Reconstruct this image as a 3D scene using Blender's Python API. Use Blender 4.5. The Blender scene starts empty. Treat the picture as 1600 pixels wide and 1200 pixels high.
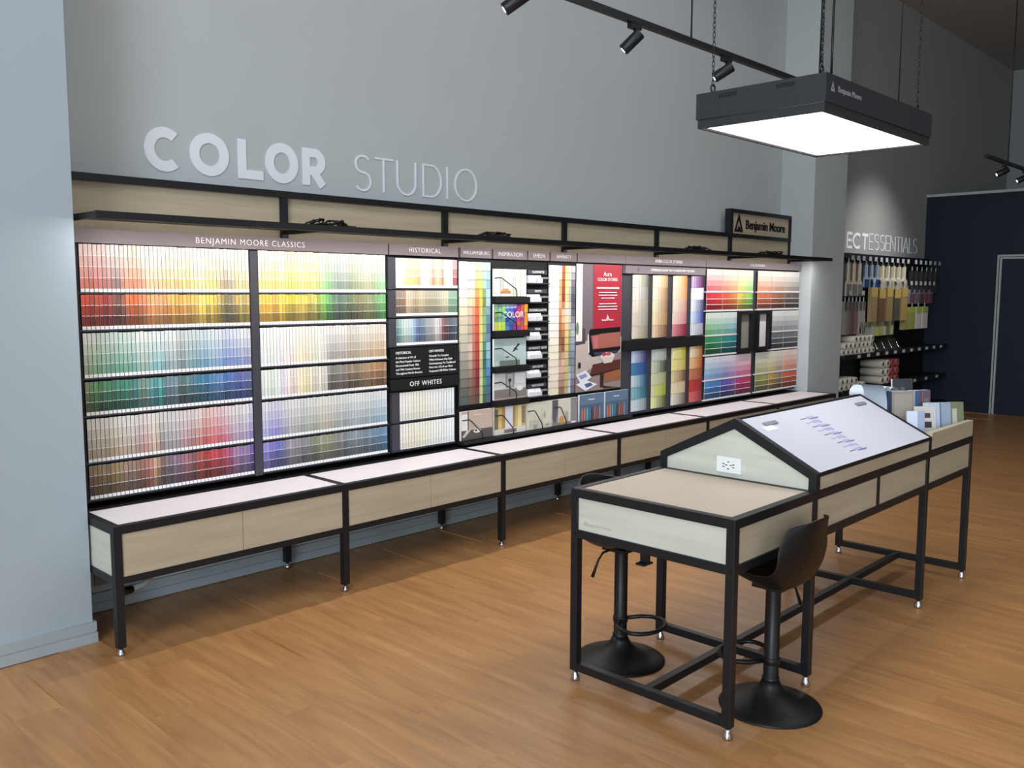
import bpy, random
from math import *
from mathutils import Vector, Matrix
random.seed(11)
SC = bpy.context.scene
COL = SC.collection

# ------------------------------------------------------------------ camera, world, exposure
yaw, pit, rol = radians(46.1196), radians(5.9261), radians(0.1218)
FPX, CAMZ = 1392.9, 1.605
Fv = Vector((sin(yaw)*cos(pit), cos(yaw)*cos(pit), -sin(pit)))
r0 = Vector((cos(yaw), -sin(yaw), 0)); u0 = r0.cross(Fv)
Rv = cos(rol)*r0 + sin(rol)*u0; Uv = -sin(rol)*r0 + cos(rol)*u0
cam = bpy.data.cameras.new('camera'); camo = bpy.data.objects.new('camera', cam)
cam.sensor_width = 36; cam.lens = FPX/1600*36; cam.clip_end = 100
camo.matrix_world = Matrix(((Rv.x, Uv.x, -Fv.x, 0), (Rv.y, Uv.y, -Fv.y, 0), (Rv.z, Uv.z, -Fv.z, CAMZ), (0, 0, 0, 1)))
COL.objects.link(camo); SC.camera = camo

def in_frame(x, y, z, m=150):
    d = Vector((x, y, z-CAMZ)); c = d.dot(Fv)
    if c < .2: return False
    px, py = 800+FPX*d.dot(Rv)/c, 600-FPX*d.dot(Uv)/c
    return -m < px < 1600+m and -m < py < 1200+m

w = bpy.data.worlds.new('world'); SC.world = w; w.use_nodes = True
bg = w.node_tree.nodes['Background']
bg.inputs[0].default_value = (0.62, 0.74, 0.9, 1); bg.inputs[1].default_value = 1.0
SC.view_settings.view_transform = 'Standard'; SC.view_settings.look = 'None'
SC.view_settings.exposure = 0.0; SC.view_settings.gamma = 1.0
SC.view_settings.use_curve_mapping = False

def area(name, loc, rot, sx, sy, power, col=(1, 1, 1), spread=180):
    l = bpy.data.lights.new(name, 'AREA'); l.shape = 'RECTANGLE'; l.size = sx; l.size_y = sy
    l.energy = power; l.color = col; l.spread = radians(spread)
    o = bpy.data.objects.new(name, l); o.location = loc; o.rotation_euler = rot; COL.objects.link(o)
    return o
# daylight through the storefront glazing on the left and behind the photographer
area('daylight_storefront', (-7.4, -3.2, 3.1), (0, radians(-90), 0), 3.4, 5.0, 930, (0.78, 0.90, 1.0))
area('daylight_entrance', (1.5, -5.9, 3.1), (radians(90), 0, 0), 6.0, 3.2, 55, (0.84, 0.92, 1.0))
# unseen ceiling fill lights over the aisle, added to balance wall, floor and drawers
for k in range(4):
    area('ceiling_fill', (-1.3+2.6*k, 1.4, 5.20), (0, 0, 0), 1.2, 2.4, 37, (0.97, 0.98, 1.0))
# LED tape behind the front lip of the display shelf, one run per bay
for k in range(6):
    area('shelf_led', (1.55+1.2*k+.6, 3.985, 1.916), (radians(8), 0, 0), 1.14, .018, 7.0, (1.0, .985, .96))
# viewing lamp over the island
area('panel_lamp_light', (4.01, 1.905, 2.311), (0, 0, 0), 1.06, .54, 15, (0.93, 0.95, 1.0))
# spotlight of the far track that washes the far wall
sp = bpy.data.lights.new('far_spot', 'SPOT'); sp.energy = 85; sp.spot_size = radians(95); sp.spot_blend = 1.0; sp.color = (1, .98, .97); sp.shadow_soft_size = .03
spo = bpy.data.objects.new('far_spot', sp); spo.location = (11.05, 3.15, 2.9)
spo.rotation_euler = (Vector((11.1, 4.52, 1.8))-Vector((11.05, 3.15, 2.9))).to_track_quat('-Z', 'Y').to_euler(); COL.objects.link(spo)

# ------------------------------------------------------------------ materials
def lin(c):
    return tuple(((v/255)/12.92 if v/255 <= .04045 else ((v/255+.055)/1.055)**2.4) for v in c)
def muted(c, k=.86):
    g = .3*c[0]+.59*c[1]+.11*c[2]; return tuple(max(0, g+(v-g)*k) for v in c)
def mat(name, rgb, rough=.5, metal=0., spec=.5, noise=0., nscale=8., bump=0., stretch=None, emit=None):
    m = bpy.data.materials.new(name); m.use_nodes = True
    nt = m.node_tree; b = nt.nodes['Principled BSDF']
    c = lin(rgb)
    b.inputs['Base Color'].default_value = (*c, 1); b.inputs['Roughness'].default_value = rough
    b.inputs['Metallic'].default_value = metal; b.inputs['Specular IOR Level'].default_value = spec
    if emit:
        b.inputs['Emission Color'].default_value = (*emit[0], 1); b.inputs['Emission Strength'].default_value = emit[1]
    if noise or bump:
        tc = nt.nodes.new('ShaderNodeTexCoord'); mp = nt.nodes.new('ShaderNodeMapping'); n = nt.nodes.new('ShaderNodeTexNoise')
        n.inputs['Scale'].default_value = nscale; n.inputs['Detail'].default_value = 4
        if stretch: mp.inputs['Scale'].default_value = stretch
        nt.links.new(tc.outputs['Object'], mp.inputs[0]); nt.links.new(mp.outputs[0], n.inputs['Vector'])
        if noise:
            mx = nt.nodes.new('ShaderNodeMix'); mx.data_type = 'RGBA'
            mx.inputs[6].default_value = (*[v*(1-noise) for v in c], 1); mx.inputs[7].default_value = (*[min(1, v*(1+noise)) for v in c], 1)
            nt.links.new(n.outputs['Fac'], mx.inputs[0]); nt.links.new(mx.outputs[2], b.inputs['Base Color'])
        if bump:
            bp = nt.nodes.new('ShaderNodeBump'); bp.inputs['Strength'].default_value = bump; bp.inputs['Distance'].default_value = .002
            nt.links.new(n.outputs['Fac'], bp.inputs['Height']); nt.links.new(bp.outputs[0], b.inputs['Normal'])
    return m
def attr_mat(name, rough=.5, spec=.4):
    m = bpy.data.materials.new(name); m.use_nodes = True; nt = m.node_tree
    a = nt.nodes.new('ShaderNodeVertexColor'); a.layer_name = 'Col'
    nt.links.new(a.outputs['Color'], nt.nodes['Principled BSDF'].inputs['Base Color'])
    nt.nodes['Principled BSDF'].inputs['Roughness'].default_value = rough
    nt.nodes['Principled BSDF'].inputs['Specular IOR Level'].default_value = spec
    return m
def floor_mat():
    m = bpy.data.materials.new('oak_floor'); m.use_nodes = True; nt = m.node_tree; N = nt.nodes; L = nt.links
    b = N['Principled BSDF']; b.inputs['Roughness'].default_value = .36; b.inputs['Specular IOR Level'].default_value = .45
    tc = N.new('ShaderNodeTexCoord'); oi = N.new('ShaderNodeObjectInfo')
    ad = N.new('ShaderNodeVectorMath'); ad.operation = 'ADD'
    sc = N.new('ShaderNodeVectorMath'); sc.operation = 'SCALE'; sc.inputs[3].default_value = 37
    cb = N.new('ShaderNodeCombineXYZ'); L.new(oi.outputs['Random'], cb.inputs[0]); L.new(oi.outputs['Random'], cb.inputs[1])
    L.new(cb.outputs[0], sc.inputs[0]); L.new(tc.outputs['Object'], ad.inputs[0]); L.new(sc.outputs[0], ad.inputs[1])
    mp = N.new('ShaderNodeMapping'); mp.inputs['Scale'].default_value = (1, .09, 1); L.new(ad.outputs[0], mp.inputs[0])
    n1 = N.new('ShaderNodeTexNoise'); n1.inputs['Scale'].default_value = 22; n1.inputs['Detail'].default_value = 6; n1.inputs['Distortion'].default_value = .6; L.new(mp.outputs[0], n1.inputs['Vector'])
    mp2 = N.new('ShaderNodeMapping'); mp2.inputs['Scale'].default_value = (1, .25, 1); L.new(ad.outputs[0], mp2.inputs[0])
    n2 = N.new('ShaderNodeTexNoise'); n2.inputs['Scale'].default_value = 7; n2.inputs['Detail'].default_value = 3; L.new(mp2.outputs[0], n2.inputs['Vector'])
    r1 = N.new('ShaderNodeValToRGB'); e = r1.color_ramp.elements
    e[0].position = .3; e[0].color = (*lin((160, 114, 71)), 1); e[1].position = .62; e[1].color = (*lin((182, 135, 86)), 1)
    x = e.new(.74); x.color = (*lin((190, 144, 96)), 1); L.new(n1.outputs['Fac'], r1.inputs[0])
    r2 = N.new('ShaderNodeValToRGB'); e = r2.color_ramp.elements
    e[0].position = .35; e[0].color = (.90, .87, .85, 1); e[1].position = .65; e[1].color = (1, 1, 1, 1); L.new(n2.outputs['Fac'], r2.inputs[0])
    mx = N.new('ShaderNodeMix'); mx.data_type = 'RGBA'; mx.blend_type = 'MULTIPLY'; mx.inputs[0].default_value = 1
    L.new(r1.outputs[0], mx.inputs[6]); L.new(r2.outputs[0], mx.inputs[7])
    hs = N.new('ShaderNodeHueSaturation'); mr = N.new('ShaderNodeMapRange'); mr.inputs[3].default_value = .97; mr.inputs[4].default_value = 1.03
    L.new(oi.outputs['Random'], mr.inputs[0]); L.new(mr.outputs[0], hs.inputs['Value']); L.new(mx.outputs[2], hs.inputs['Color'])
    L.new(hs.outputs[0], b.inputs['Base Color'])
    return m
def wood_mat(name, a, c, axis):
    m = bpy.data.materials.new(name); m.use_nodes = True; nt = m.node_tree; N = nt.nodes; L = nt.links
    b = N['Principled BSDF']; b.inputs['Roughness'].default_value = .55; b.inputs['Specular IOR Level'].default_value = .3
    tc = N.new('ShaderNodeTexCoord'); oi = N.new('ShaderNodeObjectInfo'); mp = N.new('ShaderNodeMapping')
    s = [14, 14, 14]; s[axis] = 1.1; mp.inputs['Scale'].default_value = s
    ad = N.new('ShaderNodeVectorMath'); ad.operation = 'ADD'; L.new(oi.outputs['Location'], ad.inputs[1]); L.new(tc.outputs['Object'], ad.inputs[0])
    L.new(ad.outputs[0], mp.inputs[0])
    n = N.new('ShaderNodeTexNoise'); n.inputs['Scale'].default_value = 2.2; n.inputs['Detail'].default_value = 5; n.inputs['Distortion'].default_value = .4; L.new(mp.outputs[0], n.inputs['Vector'])
    r = N.new('ShaderNodeValToRGB'); e = r.color_ramp.elements; e[0].position = .3; e[0].color = (*lin(a), 1); e[1].position = .7; e[1].color = (*lin(c), 1)
    L.new(n.outputs['Fac'], r.inputs[0]); L.new(r.outputs[0], b.inputs['Base Color'])
    return m
M = dict(
    wall=mat('wall_paint', (180, 186, 187), .7, spec=.25, noise=.03, nscale=3),
    wall_dim=mat('wall_paint_dim', (164, 175, 182), .7, spec=.25, noise=.03, nscale=3),  # same wall paint; the pier's dimmer, bluer light is put into its colour
    wall2=mat('far_wall_paint', (152, 152, 150), .75, spec=.2, noise=.03, nscale=3),
    ceil=mat('ceiling_paint', (176, 172, 166), .85, spec=.2, noise=.02, nscale=2),
    navy=mat('navy_paint', (21, 34, 46), .6, spec=.3, noise=.05, nscale=3),
    trim=mat('trim_paint', (158, 168, 172), .5, noise=.02),
    doortrim=mat('door_trim_paint', (168, 178, 176), .5, noise=.02),
    floor=floor_mat(),
    wood=wood_mat('light_oak_laminate', (171, 157, 132), (184, 171, 148), 0),
    wood_lit=wood_mat('light_oak_cross_lit', (196, 196, 182), (208, 209, 197), 1),  # cross grain; daylight on the left-facing panels put into a lighter, cooler tone
    metal=mat('black_powder_coat', (19, 21, 25), .45, spec=.45, noise=.08, nscale=60),
    black=mat('black_fixture', (20, 19, 22), .6, spec=.3, noise=.1, nscale=20),
    charcoal=mat('charcoal_panel', (64, 63, 70), .55, spec=.3, noise=.05, nscale=15),
    header=mat('header_panel', (122, 112, 115), .6, spec=.25, noise=.04, nscale=15),
    plastic=mat('black_plastic', (12, 12, 13), .45, spec=.4, bump=.03, noise=.05, nscale=90),
    white=mat('white_laminate', (226, 218, 221), .45, spec=.35, noise=.015, nscale=10),
    top=mat('beige_laminate', (188, 174, 156), .5, spec=.3, noise=.03, nscale=25),
    slope=mat('white_gloss_panel', (202, 202, 211), .3, spec=.5, noise=.01, nscale=10),
    chrome=mat('chrome', (200, 200, 205), .2, metal=1, noise=.03, nscale=30),
    lamp_body=mat('lamp_housing', (46, 49, 52), .5, spec=.4, noise=.04, nscale=30),
    lamp_dark=mat('vent_slot', (8, 8, 9), .8, noise=.1),
    glow=mat('lamp_diffuser', (240, 240, 245), .5, emit=((.95, .96, 1.0), 2.5), noise=.01),
    lens=mat('spot_lens', (240, 240, 240), .3, emit=((1, .97, .9), 4.0), noise=.01),
    letter=mat('pale_letter', (226, 230, 234), .6, spec=.3, noise=.01),
    white_ink=mat('white_ink', (238, 236, 236), .6, spec=.2, noise=.01),
    grey_ink=mat('grey_ink', (150, 150, 152), .6, spec=.2, noise=.02),
    dark_ink=mat('dark_ink', (28, 26, 28), .6, spec=.2, noise=.05),
    faint_ink=mat('faint_ink', (176, 176, 166), .6, spec=.2, noise=.02),
    lav=mat('lavender_ink', (168, 164, 200), .5, noise=.05), violet=mat('violet_ink', (98, 94, 128), .5, noise=.05),
    card=attr_mat('card_stock', .5, .3), cover=attr_mat('printed_cover', .35, .45),
    tag=mat('price_tag', (176, 180, 184), .5, noise=.04), plate=mat('white_plate', (236, 240, 240), .35, noise=.01),
    grey_plastic=mat('grey_plastic', (128, 130, 134), .5, noise=.05),
    fluff=mat('roller_nap', (196, 188, 172), .95, noise=.1, nscale=120, bump=.4), fluff_red=mat('red_wrapper', (150, 70, 66), .5, noise=.15, nscale=30),
    pane=mat('dull_pane', (140, 138, 128), .35, noise=.1, nscale=12),
    hole=mat('cardboard_core', (72, 62, 52), .9, noise=.1),
)

# ------------------------------------------------------------------ mesh builder
ORG = {}
class MB:
    def __init__(s): s.v = []; s.f = []; s.c = []; s.m = []; s.sm = []
    def face(s, idx, col=None, mi=0, sm=False): s.f.append(idx); s.c.append(col); s.m.append(mi); s.sm.append(sm)
    def quad(s, a, b, c, d, col=None, mi=0):
        n = len(s.v); s.v += [a, b, c, d]; s.face((n, n+1, n+2, n+3), col, mi); return s
    def poly(s, pts, col=None, mi=0):
        n = len(s.v); s.v += pts; s.face(tuple(range(n, n+len(pts))), col, mi); return s
    def box(s, x0, x1, y0, y1, z0, z1, col=None, mi=0):
        n = len(s.v)
        s.v += [(x0, y0, z0), (x1, y0, z0), (x1, y1, z0), (x0, y1, z0), (x0, y0, z1), (x1, y0, z1), (x1, y1, z1), (x0, y1, z1)]
        for q in ((3, 2, 1, 0), (4, 5, 6, 7), (0, 1, 5, 4), (1, 2, 6, 5), (2, 3, 7, 6), (3, 0, 4, 7)):
            s.face(tuple(n+i for i in q), col, mi)
        return s
    def prism(s, pts, off, col=None, mi=0):
        # pts: loop of 3D points, extruded by off
        n = len(s.v); k = len(pts); o = Vector(off)
        s.v += [tuple(p) for p in pts] + [tuple(Vector(p)+o) for p in pts]
        s.face(tuple(range(n, n+k))[::-1], col, mi); s.face(tuple(range(n+k, n+2*k)), col, mi)
        for i in range(k):
            j = (i+1) % k; s.face((n+i, n+j, n+k+j, n+k+i), col, mi)
        return s
    def tube(s, pts, r, k=8, closed=False, col=None, mi=0):
        P = [Vector(p) for p in pts]; n0 = len(s.v); L = len(P)
        up = Vector((.137, .31, .94)).normalized(); prev = None
        for i, p in enumerate(P):
            if closed: t = (P[(i+1) % L]-P[i-1])
            else: t = P[min(i+1, L-1)]-P[max(i-1, 0)]
            t.normalize()
            a = (prev if prev is not None else (up if abs(t.dot(up)) < .95 else Vector((1, 0, 0))))
            a = (a-t*a.dot(t)); a.normalize(); prev = a; b = t.cross(a)
            rr = r[i] if isinstance(r, (list, tuple)) else r
            for q in range(k):
                an = 2*pi*q/k; s.v.append(tuple(p+rr*(cos(an)*a+sin(an)*b)))
        for i in range(L if closed else L-1):
            i2 = (i+1) % L
            for q in range(k):
                q2 = (q+1) % k; s.face((n0+i*k+q, n0+i*k+q2, n0+i2*k+q2, n0+i2*k+q), col, mi, True)
        if not closed:
            s.face(tuple(n0+q for q in range(k))[::-1], col, mi); s.face(tuple(n0+(L-1)*k+q for q in range(k)), col, mi)
        return s
    def lathe(s, prof, cx, cy, k=32, col=None, mi=0, sm=True):
        n0 = len(s.v); L = len(prof)
        for (r, z) in prof:
            for q in range(k): s.v.append((cx+r*cos(2*pi*q/k), cy+r*sin(2*pi*q/k), z))
        for i in range(L-1):
            for q in range(k):
                q2 = (q+1) % k; s.face((n0+i*k+q, n0+i*k+q2, n0+(i+1)*k+q2, n0+(i+1)*k+q), col, mi, sm)
        s.face(tuple(n0+q for q in range(k))[::-1], col, mi); s.face(tuple(n0+(L-1)*k+q for q in range(k)), col, mi)
        return s
    def grid(s, P, col=None, mi=0):
        n0 = len(s.v); a, b = len(P), len(P[0])
        for row in P: s.v += [tuple(p) for p in row]
        for i in range(a-1):
            for j in range(b-1): s.face((n0+i*b+j, n0+i*b+j+1, n0+(i+1)*b+j+1, n0+(i+1)*b+j), col, mi, True)
        return s
    def mesh(s, name, mats, org=(0, 0, 0)):
        me = bpy.data.meshes.new(name); o = Vector(org)
        me.from_pydata([tuple(Vector(p)-o) for p in s.v], [], s.f)
        for m in (mats if isinstance(mats, (list, tuple)) else [mats]): me.materials.append(m)
        me.polygons.foreach_set('material_index', s.m); me.polygons.foreach_set('use_smooth', s.sm)
        if any(c is not None for c in s.c):
            at = me.color_attributes.new('Col', 'FLOAT_COLOR', 'CORNER'); buf = []
            for f, c in zip(s.f, s.c):
                l = (*lin(muted(c)), 1.) if c is not None else (.8, .8, .8, 1.)
                buf += list(l)*len(f)
            at.data.foreach_set('color', buf)
        me.update(); return me
    def build(s, name, mats, parent=None, org=None, bevel=0):
        if parent is not None: o = Vector(ORG.get(parent.name, (0, 0, 0)))
        else: o = Vector(org) if org is not None else None
        if o is None:
            xs = [p[0] for p in s.v]; ys = [p[1] for p in s.v]; zs = [p[2] for p in s.v]
            o = Vector(((min(xs)+max(xs))/2, (min(ys)+max(ys))/2, min(zs)))
        ob = bpy.data.objects.new(name, s.mesh(name, mats, o)); COL.objects.link(ob)
        if parent is not None: ob.parent = parent
        else: ob.location = o
        ORG[ob.name] = tuple(o)
        if bevel:
            b = ob.modifiers.new('bevel', 'BEVEL'); b.width = bevel; b.segments = 2; b.limit_method = 'ANGLE'; b.angle_limit = radians(40)
        return ob
def tag(o, label=None, cat=None, group=None, kind=None):
    if label: o['label'] = label
    if cat: o['category'] = cat
    if group: o['group'] = group
    if kind: o['kind'] = kind
    return o
def thing(name, label, cat, loc, group=None):
    o = bpy.data.objects.new(name, None); COL.objects.link(o); o.location = loc; o.empty_display_size = .1
    ORG[o.name] = tuple(loc); tag(o, label, cat, group); return o
def B(*a, col=None): return MB().box(*a, col=col)
def struct(name, mb, m, **k): return tag(mb.build(name, m, **k), kind='structure')
def text(s, size, pos, m, parent, name='lettering', face='-y', align='CENTER', ext=.0008, space=1.0, off=0., xs=1.0):
    cu = bpy.data.curves.new(name, 'FONT'); cu.body = s; cu.size = size; cu.align_x = align; cu.align_y = 'CENTER'
    cu.extrude = ext; cu.space_character = space; cu.offset = off; cu.resolution_u = 3
    t = bpy.data.objects.new('t', cu); COL.objects.link(t)
    dg = bpy.context.evaluated_depsgraph_get(); me = bpy.data.meshes.new_from_object(t.evaluated_get(dg))
    bpy.data.objects.remove(t); bpy.data.curves.remove(cu)
    rot = {'-y': Matrix.Rotation(radians(90), 4, 'X'), '-x': Matrix.Rotation(radians(-90), 4, 'Z') @ Matrix.Rotation(radians(90), 4, 'X')}[face] if isinstance(face, str) else face
    o = Vector(ORG.get(parent.name, (0, 0, 0))) if parent else Vector((0, 0, 0))
    me.transform(Matrix.Translation(Vector(pos)-o) @ rot @ Matrix.Scale(xs, 4, (1, 0, 0)))
    me.materials.clear(); me.materials.append(m); me.name = name
    ob = bpy.data.objects.new(name, me); COL.objects.link(ob)
    if parent: ob.parent = parent
    if size >= .034: split_letters(ob, face)
    return ob
def split_letters(ob, face):
    # one mesh per letter: loose islands whose spans along the line overlap (the dot of an i) stay together
    me = ob.data; n = len(me.vertices); par = list(range(n))
    def f(a):
        while par[a] != a: par[a] = par[par[a]]; a = par[a]
        return a
    for e in me.edges:
        a, b = f(e.vertices[0]), f(e.vertices[1])
        if a != b: par[a] = b
    ax = 1 if face == '-x' else 0; isl_ = {}
    for v in me.vertices:
        r = f(v.index); lo, hi = isl_.get(r, (9e9, -9e9)); isl_[r] = (min(lo, v.co[ax]), max(hi, v.co[ax]))
    groups = []
    for r, (lo, hi) in sorted(isl_.items(), key=lambda q: q[1][0]):
        if groups and min(hi, groups[-1][2])-max(lo, groups[-1][1]) > .5*min(hi-lo, groups[-1][2]-groups[-1][1]):
            groups[-1][0].add(r); groups[-1][1] = min(lo, groups[-1][1]); groups[-1][2] = max(hi, groups[-1][2])
        else: groups.append([{r}, lo, hi])
    m = me.materials[0]; par_ = ob.parent; polys = [(tuple(p.vertices), f(p.vertices[0])) for p in me.polygons]; co = [tuple(v.co) for v in me.vertices]
    for rs, lo, hi in groups:
        fs = [p for p, r in polys if r in rs]; used = sorted({i for p in fs for i in p}); mp = {i: k for k, i in enumerate(used)}
        nm = bpy.data.meshes.new('letter'); nm.from_pydata([co[i] for i in used], [], [tuple(mp[i] for i in p) for p in fs]); nm.materials.append(m)
        o = bpy.data.objects.new('letter', nm); COL.objects.link(o); o.parent = par_
    bpy.data.objects.remove(ob)

# ------------------------------------------------------------------ room shell
CEIL = 5.21; YW = 4.52
struct('floor', B(-7.6, 16.6, -6.1, 4.8, -.12, -.004), M['floor'], org=(0, 0, 0))
FLOOR = bpy.data.objects['floor']
pm = B(-.0908, .0908, -.6098, .6098, -.010, 0).mesh('plank', M['floor']); npl = 0
for i in range(2, 74):
    x = i*.182; off = (i*.437) % 1.22
    for j in range(-1, 5):
        y = -.3+off+j*1.22-.6
        if y+.61 > YW-.005:
            continue
        if any(in_frame(x, y+d, 0, 60) for d in (-.6, 0, .6)) and npl < 300:
            o = bpy.data.objects.new('plank', pm); o.parent = FLOOR; o.location = (x, y, 0); COL.objects.link(o); npl += 1
struct('ceiling', B(-7.6, 16.6, -6.1, 4.8, CEIL, CEIL+.1), M['ceil'])
for k in range(4):
    struct('fill_light_frame', MB().box(-1.95+2.6*k, -1.90+2.6*k, .15, 2.65, CEIL-.02, CEIL).box(-.70+2.6*k, -.65+2.6*k, .15, 2.65, CEIL-.02, CEIL).box(-1.90+2.6*k, -.70+2.6*k, .15, .20, CEIL-.02, CEIL).box(-1.90+2.6*k, -.70+2.6*k, 2.60, 2.65, CEIL-.02, CEIL), M['trim'])  # unseen frames around the added ceiling fill lights
struct('wall_back', B(1.3, 9.0, YW, YW+.15, 0, CEIL), M['wall'])
struct('wall_back_right', B(9.0, 16.6, YW, YW+.15, 0, CEIL), M['wall2'])
struct('wall_left', B(-7.6, 1.52, 4.13, YW+.15, 0, CEIL), M['wall_dim'])
struct('wall_right', B(8.74, 9.5, 4.16, YW, 0, CEIL), M['wall'])
struct('wall_far', B(16.5, 16.65, -6.1, YW, 0, CEIL), M['wall2'])
wf = MB().box(-7.6, 16.5, -6.15, -6.0, 4.75, CEIL).box(-7.6, -2.2, -6.15, -6.0, 0, 4.75).box(5.2, 16.5, -6.15, -6.0, 0, 4.75).box(-2.2, 5.2, -6.15, -6.0, 0, 1.4)
struct('wall_front', wf, M['wall'])
ws = MB().box(-7.65, -7.5, -6.0, 4.13, 4.85, CEIL).box(-7.65, -7.5, -6.0, -5.7, 0, 4.85).box(-7.65, -7.5, -.6, 4.13, 0, 4.85).box(-7.65, -7.5, -5.7, -.6, 0, 1.3)
struct('wall_street', ws, M['wall'])
wn = MB()
for k in range(5): wn.box(-7.62, -7.53, -5.7+k*1.275-.03, -5.7+k*1.275+.03, 1.3, 4.85)
struct('window_1', wn, M['metal'])
wn = MB()
for k in range(4): wn.box(-2.2+k*2.467-.03, -2.2+k*2.467+.03, -6.12, -6.03, 1.4, 4.75)
struct('window_2', wn, M['metal'])
# partition with the door at the end of the shop
PX = 12.92; PT = 2.9
struct('wall_partition', B(PX, PX+.12, -2.0, YW, 0, PT), M['navy'])
struct('trim_1', B(PX-.015, PX+.135, -2.0, YW, PT, PT+.035), M['doortrim'])
d = struct('door_1', B(PX-.012, PX-.001, 2.62, 3.53, .01, 2.04), M['navy'], org=(PX, 3.05, 0))
MB().box(PX-.03, PX-.001, 3.53, 3.585, 0, 2.095).box(PX-.03, PX-.001, 2.565, 2.62, 0, 2.095).box(PX-.03, PX-.001, 2.62, 3.53, 2.04, 2.095).build('door_frame', M['doortrim'], d)
MB().box(PX-.038, PX-.030, 3.553, 3.560, 0, 2.07).box(PX-.038, PX-.030, 2.590, 2.597, 0, 2.07).box(PX-.038, PX-.030, 2.597, 3.553, 2.063, 2.07).build('frame_groove', M['navy'], d)
MB().tube([(PX-.012, 2.70, 1.0), (PX-.06, 2.70, 1.0), (PX-.06, 2.80, 1.0)], .01).build('door_handle', M['chrome'], d)
# baseboards
bb = MB().box(-7.5, 1.532, 4.114, 4.13, .052, .095).box(-7.5, 1.534, 4.110, 4.13, 0, .046).box(-7.5, 1.528, 4.118, 4.13, .046, .052).box(1.52, 1.534, 4.13, 4.2, 0, .095)
struct('baseboard_left', bb, M['trim'])
bb = MB().box(1.535, 8.74, YW-.016, YW, .052, .095).box(1.535, 8.74, YW-.02, YW, 0, .046).box(1.535, 8.74, YW-.012, YW, .046, .052)
struct('baseboard_back', bb, M['trim'])
struct('baseboard_right', MB().box(8.724, 9.516, 4.144, 4.16, 0, .095).box(8.724, 8.74, 4.16, YW-.02, 0, .095), M['trim'])

# ------------------------------------------------------------------ wall lettering (stroke letters)
def arc(cx, cz, rx, rz, a0, a1, n=28): return [(cx+rx*cos(radians(a0+(a1-a0)*i/n)), cz+rz*sin(radians(a0+(a1-a0)*i/n))) for i in range(n+1)]
def strokes(ch, W, t):
    h = t/2; lo, hi = h, 1-h; L_, R_ = h, W-h; cx = W/2
    rx = (W-t)/2; rz = (1-t)/2
    if ch == 'O': return [(arc(cx, .5, rx, rz, 0, 360, 48), True)]
    if ch == 'C': return [(arc(cx, .5, rx, rz, 48, 312, 40), False)]
    if ch == 'L': return [([(L_, 1), (L_, 0)], False), ([(0, lo), (W, lo)], False)]
    if ch == 'T': return [([(0, hi), (W, hi)], False), ([(cx, 1), (cx, 0)], False)]
    if ch == 'I': return [([(cx, 1), (cx, 0)], False)]
    if ch == 'E': return [([(L_, 1), (L_, 0)], False), ([(0, hi), (W, hi)], False), ([(0, .5), (W*.9, .5)], False), ([(0, lo), (W, lo)], False)]
    if ch == 'U': return [([(L_, 1), (L_, rx+h)]+arc(cx, rx+h, rx, rx, 180, 360, 24)+[(R_, 1)], False)]
    if ch == 'D': return [([(L_, 1), (L_, 0)], False), ([(0, lo)]+arc(W*.42, .5, W*.58-h, rz, -90, 90, 28)+[(0, hi)], False)]
    if ch == 'R':
        r = (hi-.40)/2; return [([(L_, 1), (L_, 0)], False), ([(0, .40)]+arc(W-r-h-.02, .40+r, r, r, -90, 90, 20)+[(0, hi)], False), ([(W*.45, .40), (W-h*.9, 0)], False)]
    if ch == 'S':
        r1 = (hi-.52)/2; r2 = (.52-lo)/2; q = rx
        return [(arc(cx, .52+r1, q*.92, r1, 35, 270, 26)+arc(cx, .52-r2, q, r2, 90, -150, 26)[1:], False)]
    if ch == 'N': return [([(L_, 0), (L_, 1)], False), ([(R_, 0), (R_, 1)], False), ([(L_, 1), (R_, 0)], False)]
    if ch == 'A': return [([(h*.6, 0), (cx, 1)], False), ([(cx, 1), (W-h*.6, 0)], False), ([(W*.2, .33), (W*.8, .33)], False)]
def letter(ch, x0, x1, z0, z1, t, y, parent, m, dep=.006):
    H = z1-z0; W = (x1-x0)/H; mb = MB()
    for si, (pts, closed) in enumerate(strokes(ch, W, t)):
        dp = dep+.0004*si; P = [Vector(p) for p in pts]
        if closed: P = P[:-1]
        n = len(P); Lf, Rg = [], []
        for i in range(n):
            a = P[i-1] if (closed or i > 0) else None; b = P[(i+1) % n] if (closed or i < n-1) else None
            d1 = (P[i]-a).normalized() if a is not None else None; d2 = (b-P[i]).normalized() if b is not None else None
            if d1 is None: d1 = d2
            if d2 is None: d2 = d1
            tt = (d1+d2).normalized(); nn = Vector((-tt.y, tt.x)); k = 1/max(.6, nn.dot(Vector((-d1.y, d1.x))))
            Lf.append(P[i]+nn*t/2*k); Rg.append(P[i]-nn*t/2*k)
        def w3(p, yy): return (x0+p.x*H, yy, z0+p.y*H)
        for i in range(n if closed else n-1):
            j = (i+1) % n
            loop = [w3(Lf[i], y-dp), w3(Rg[i], y-dp), w3(Rg[j], y-dp), w3(Lf[j], y-dp)]
            mb.quad(*loop)
            mb.quad(w3(Rg[i], y-dp), w3(Rg[i], y), w3(Rg[j], y), w3(Rg[j], y-dp)); mb.quad(w3(Lf[j], y-dp), w3(Lf[j], y), w3(Lf[i], y), w3(Lf[i], y-dp))
    return mb.build('letter', m, parent)
sg = thing('wall_lettering', 'large pale lettering COLOR STUDIO on the grey wall above the display shelf', 'sign', (3.2, YW, 2.2))
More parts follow.
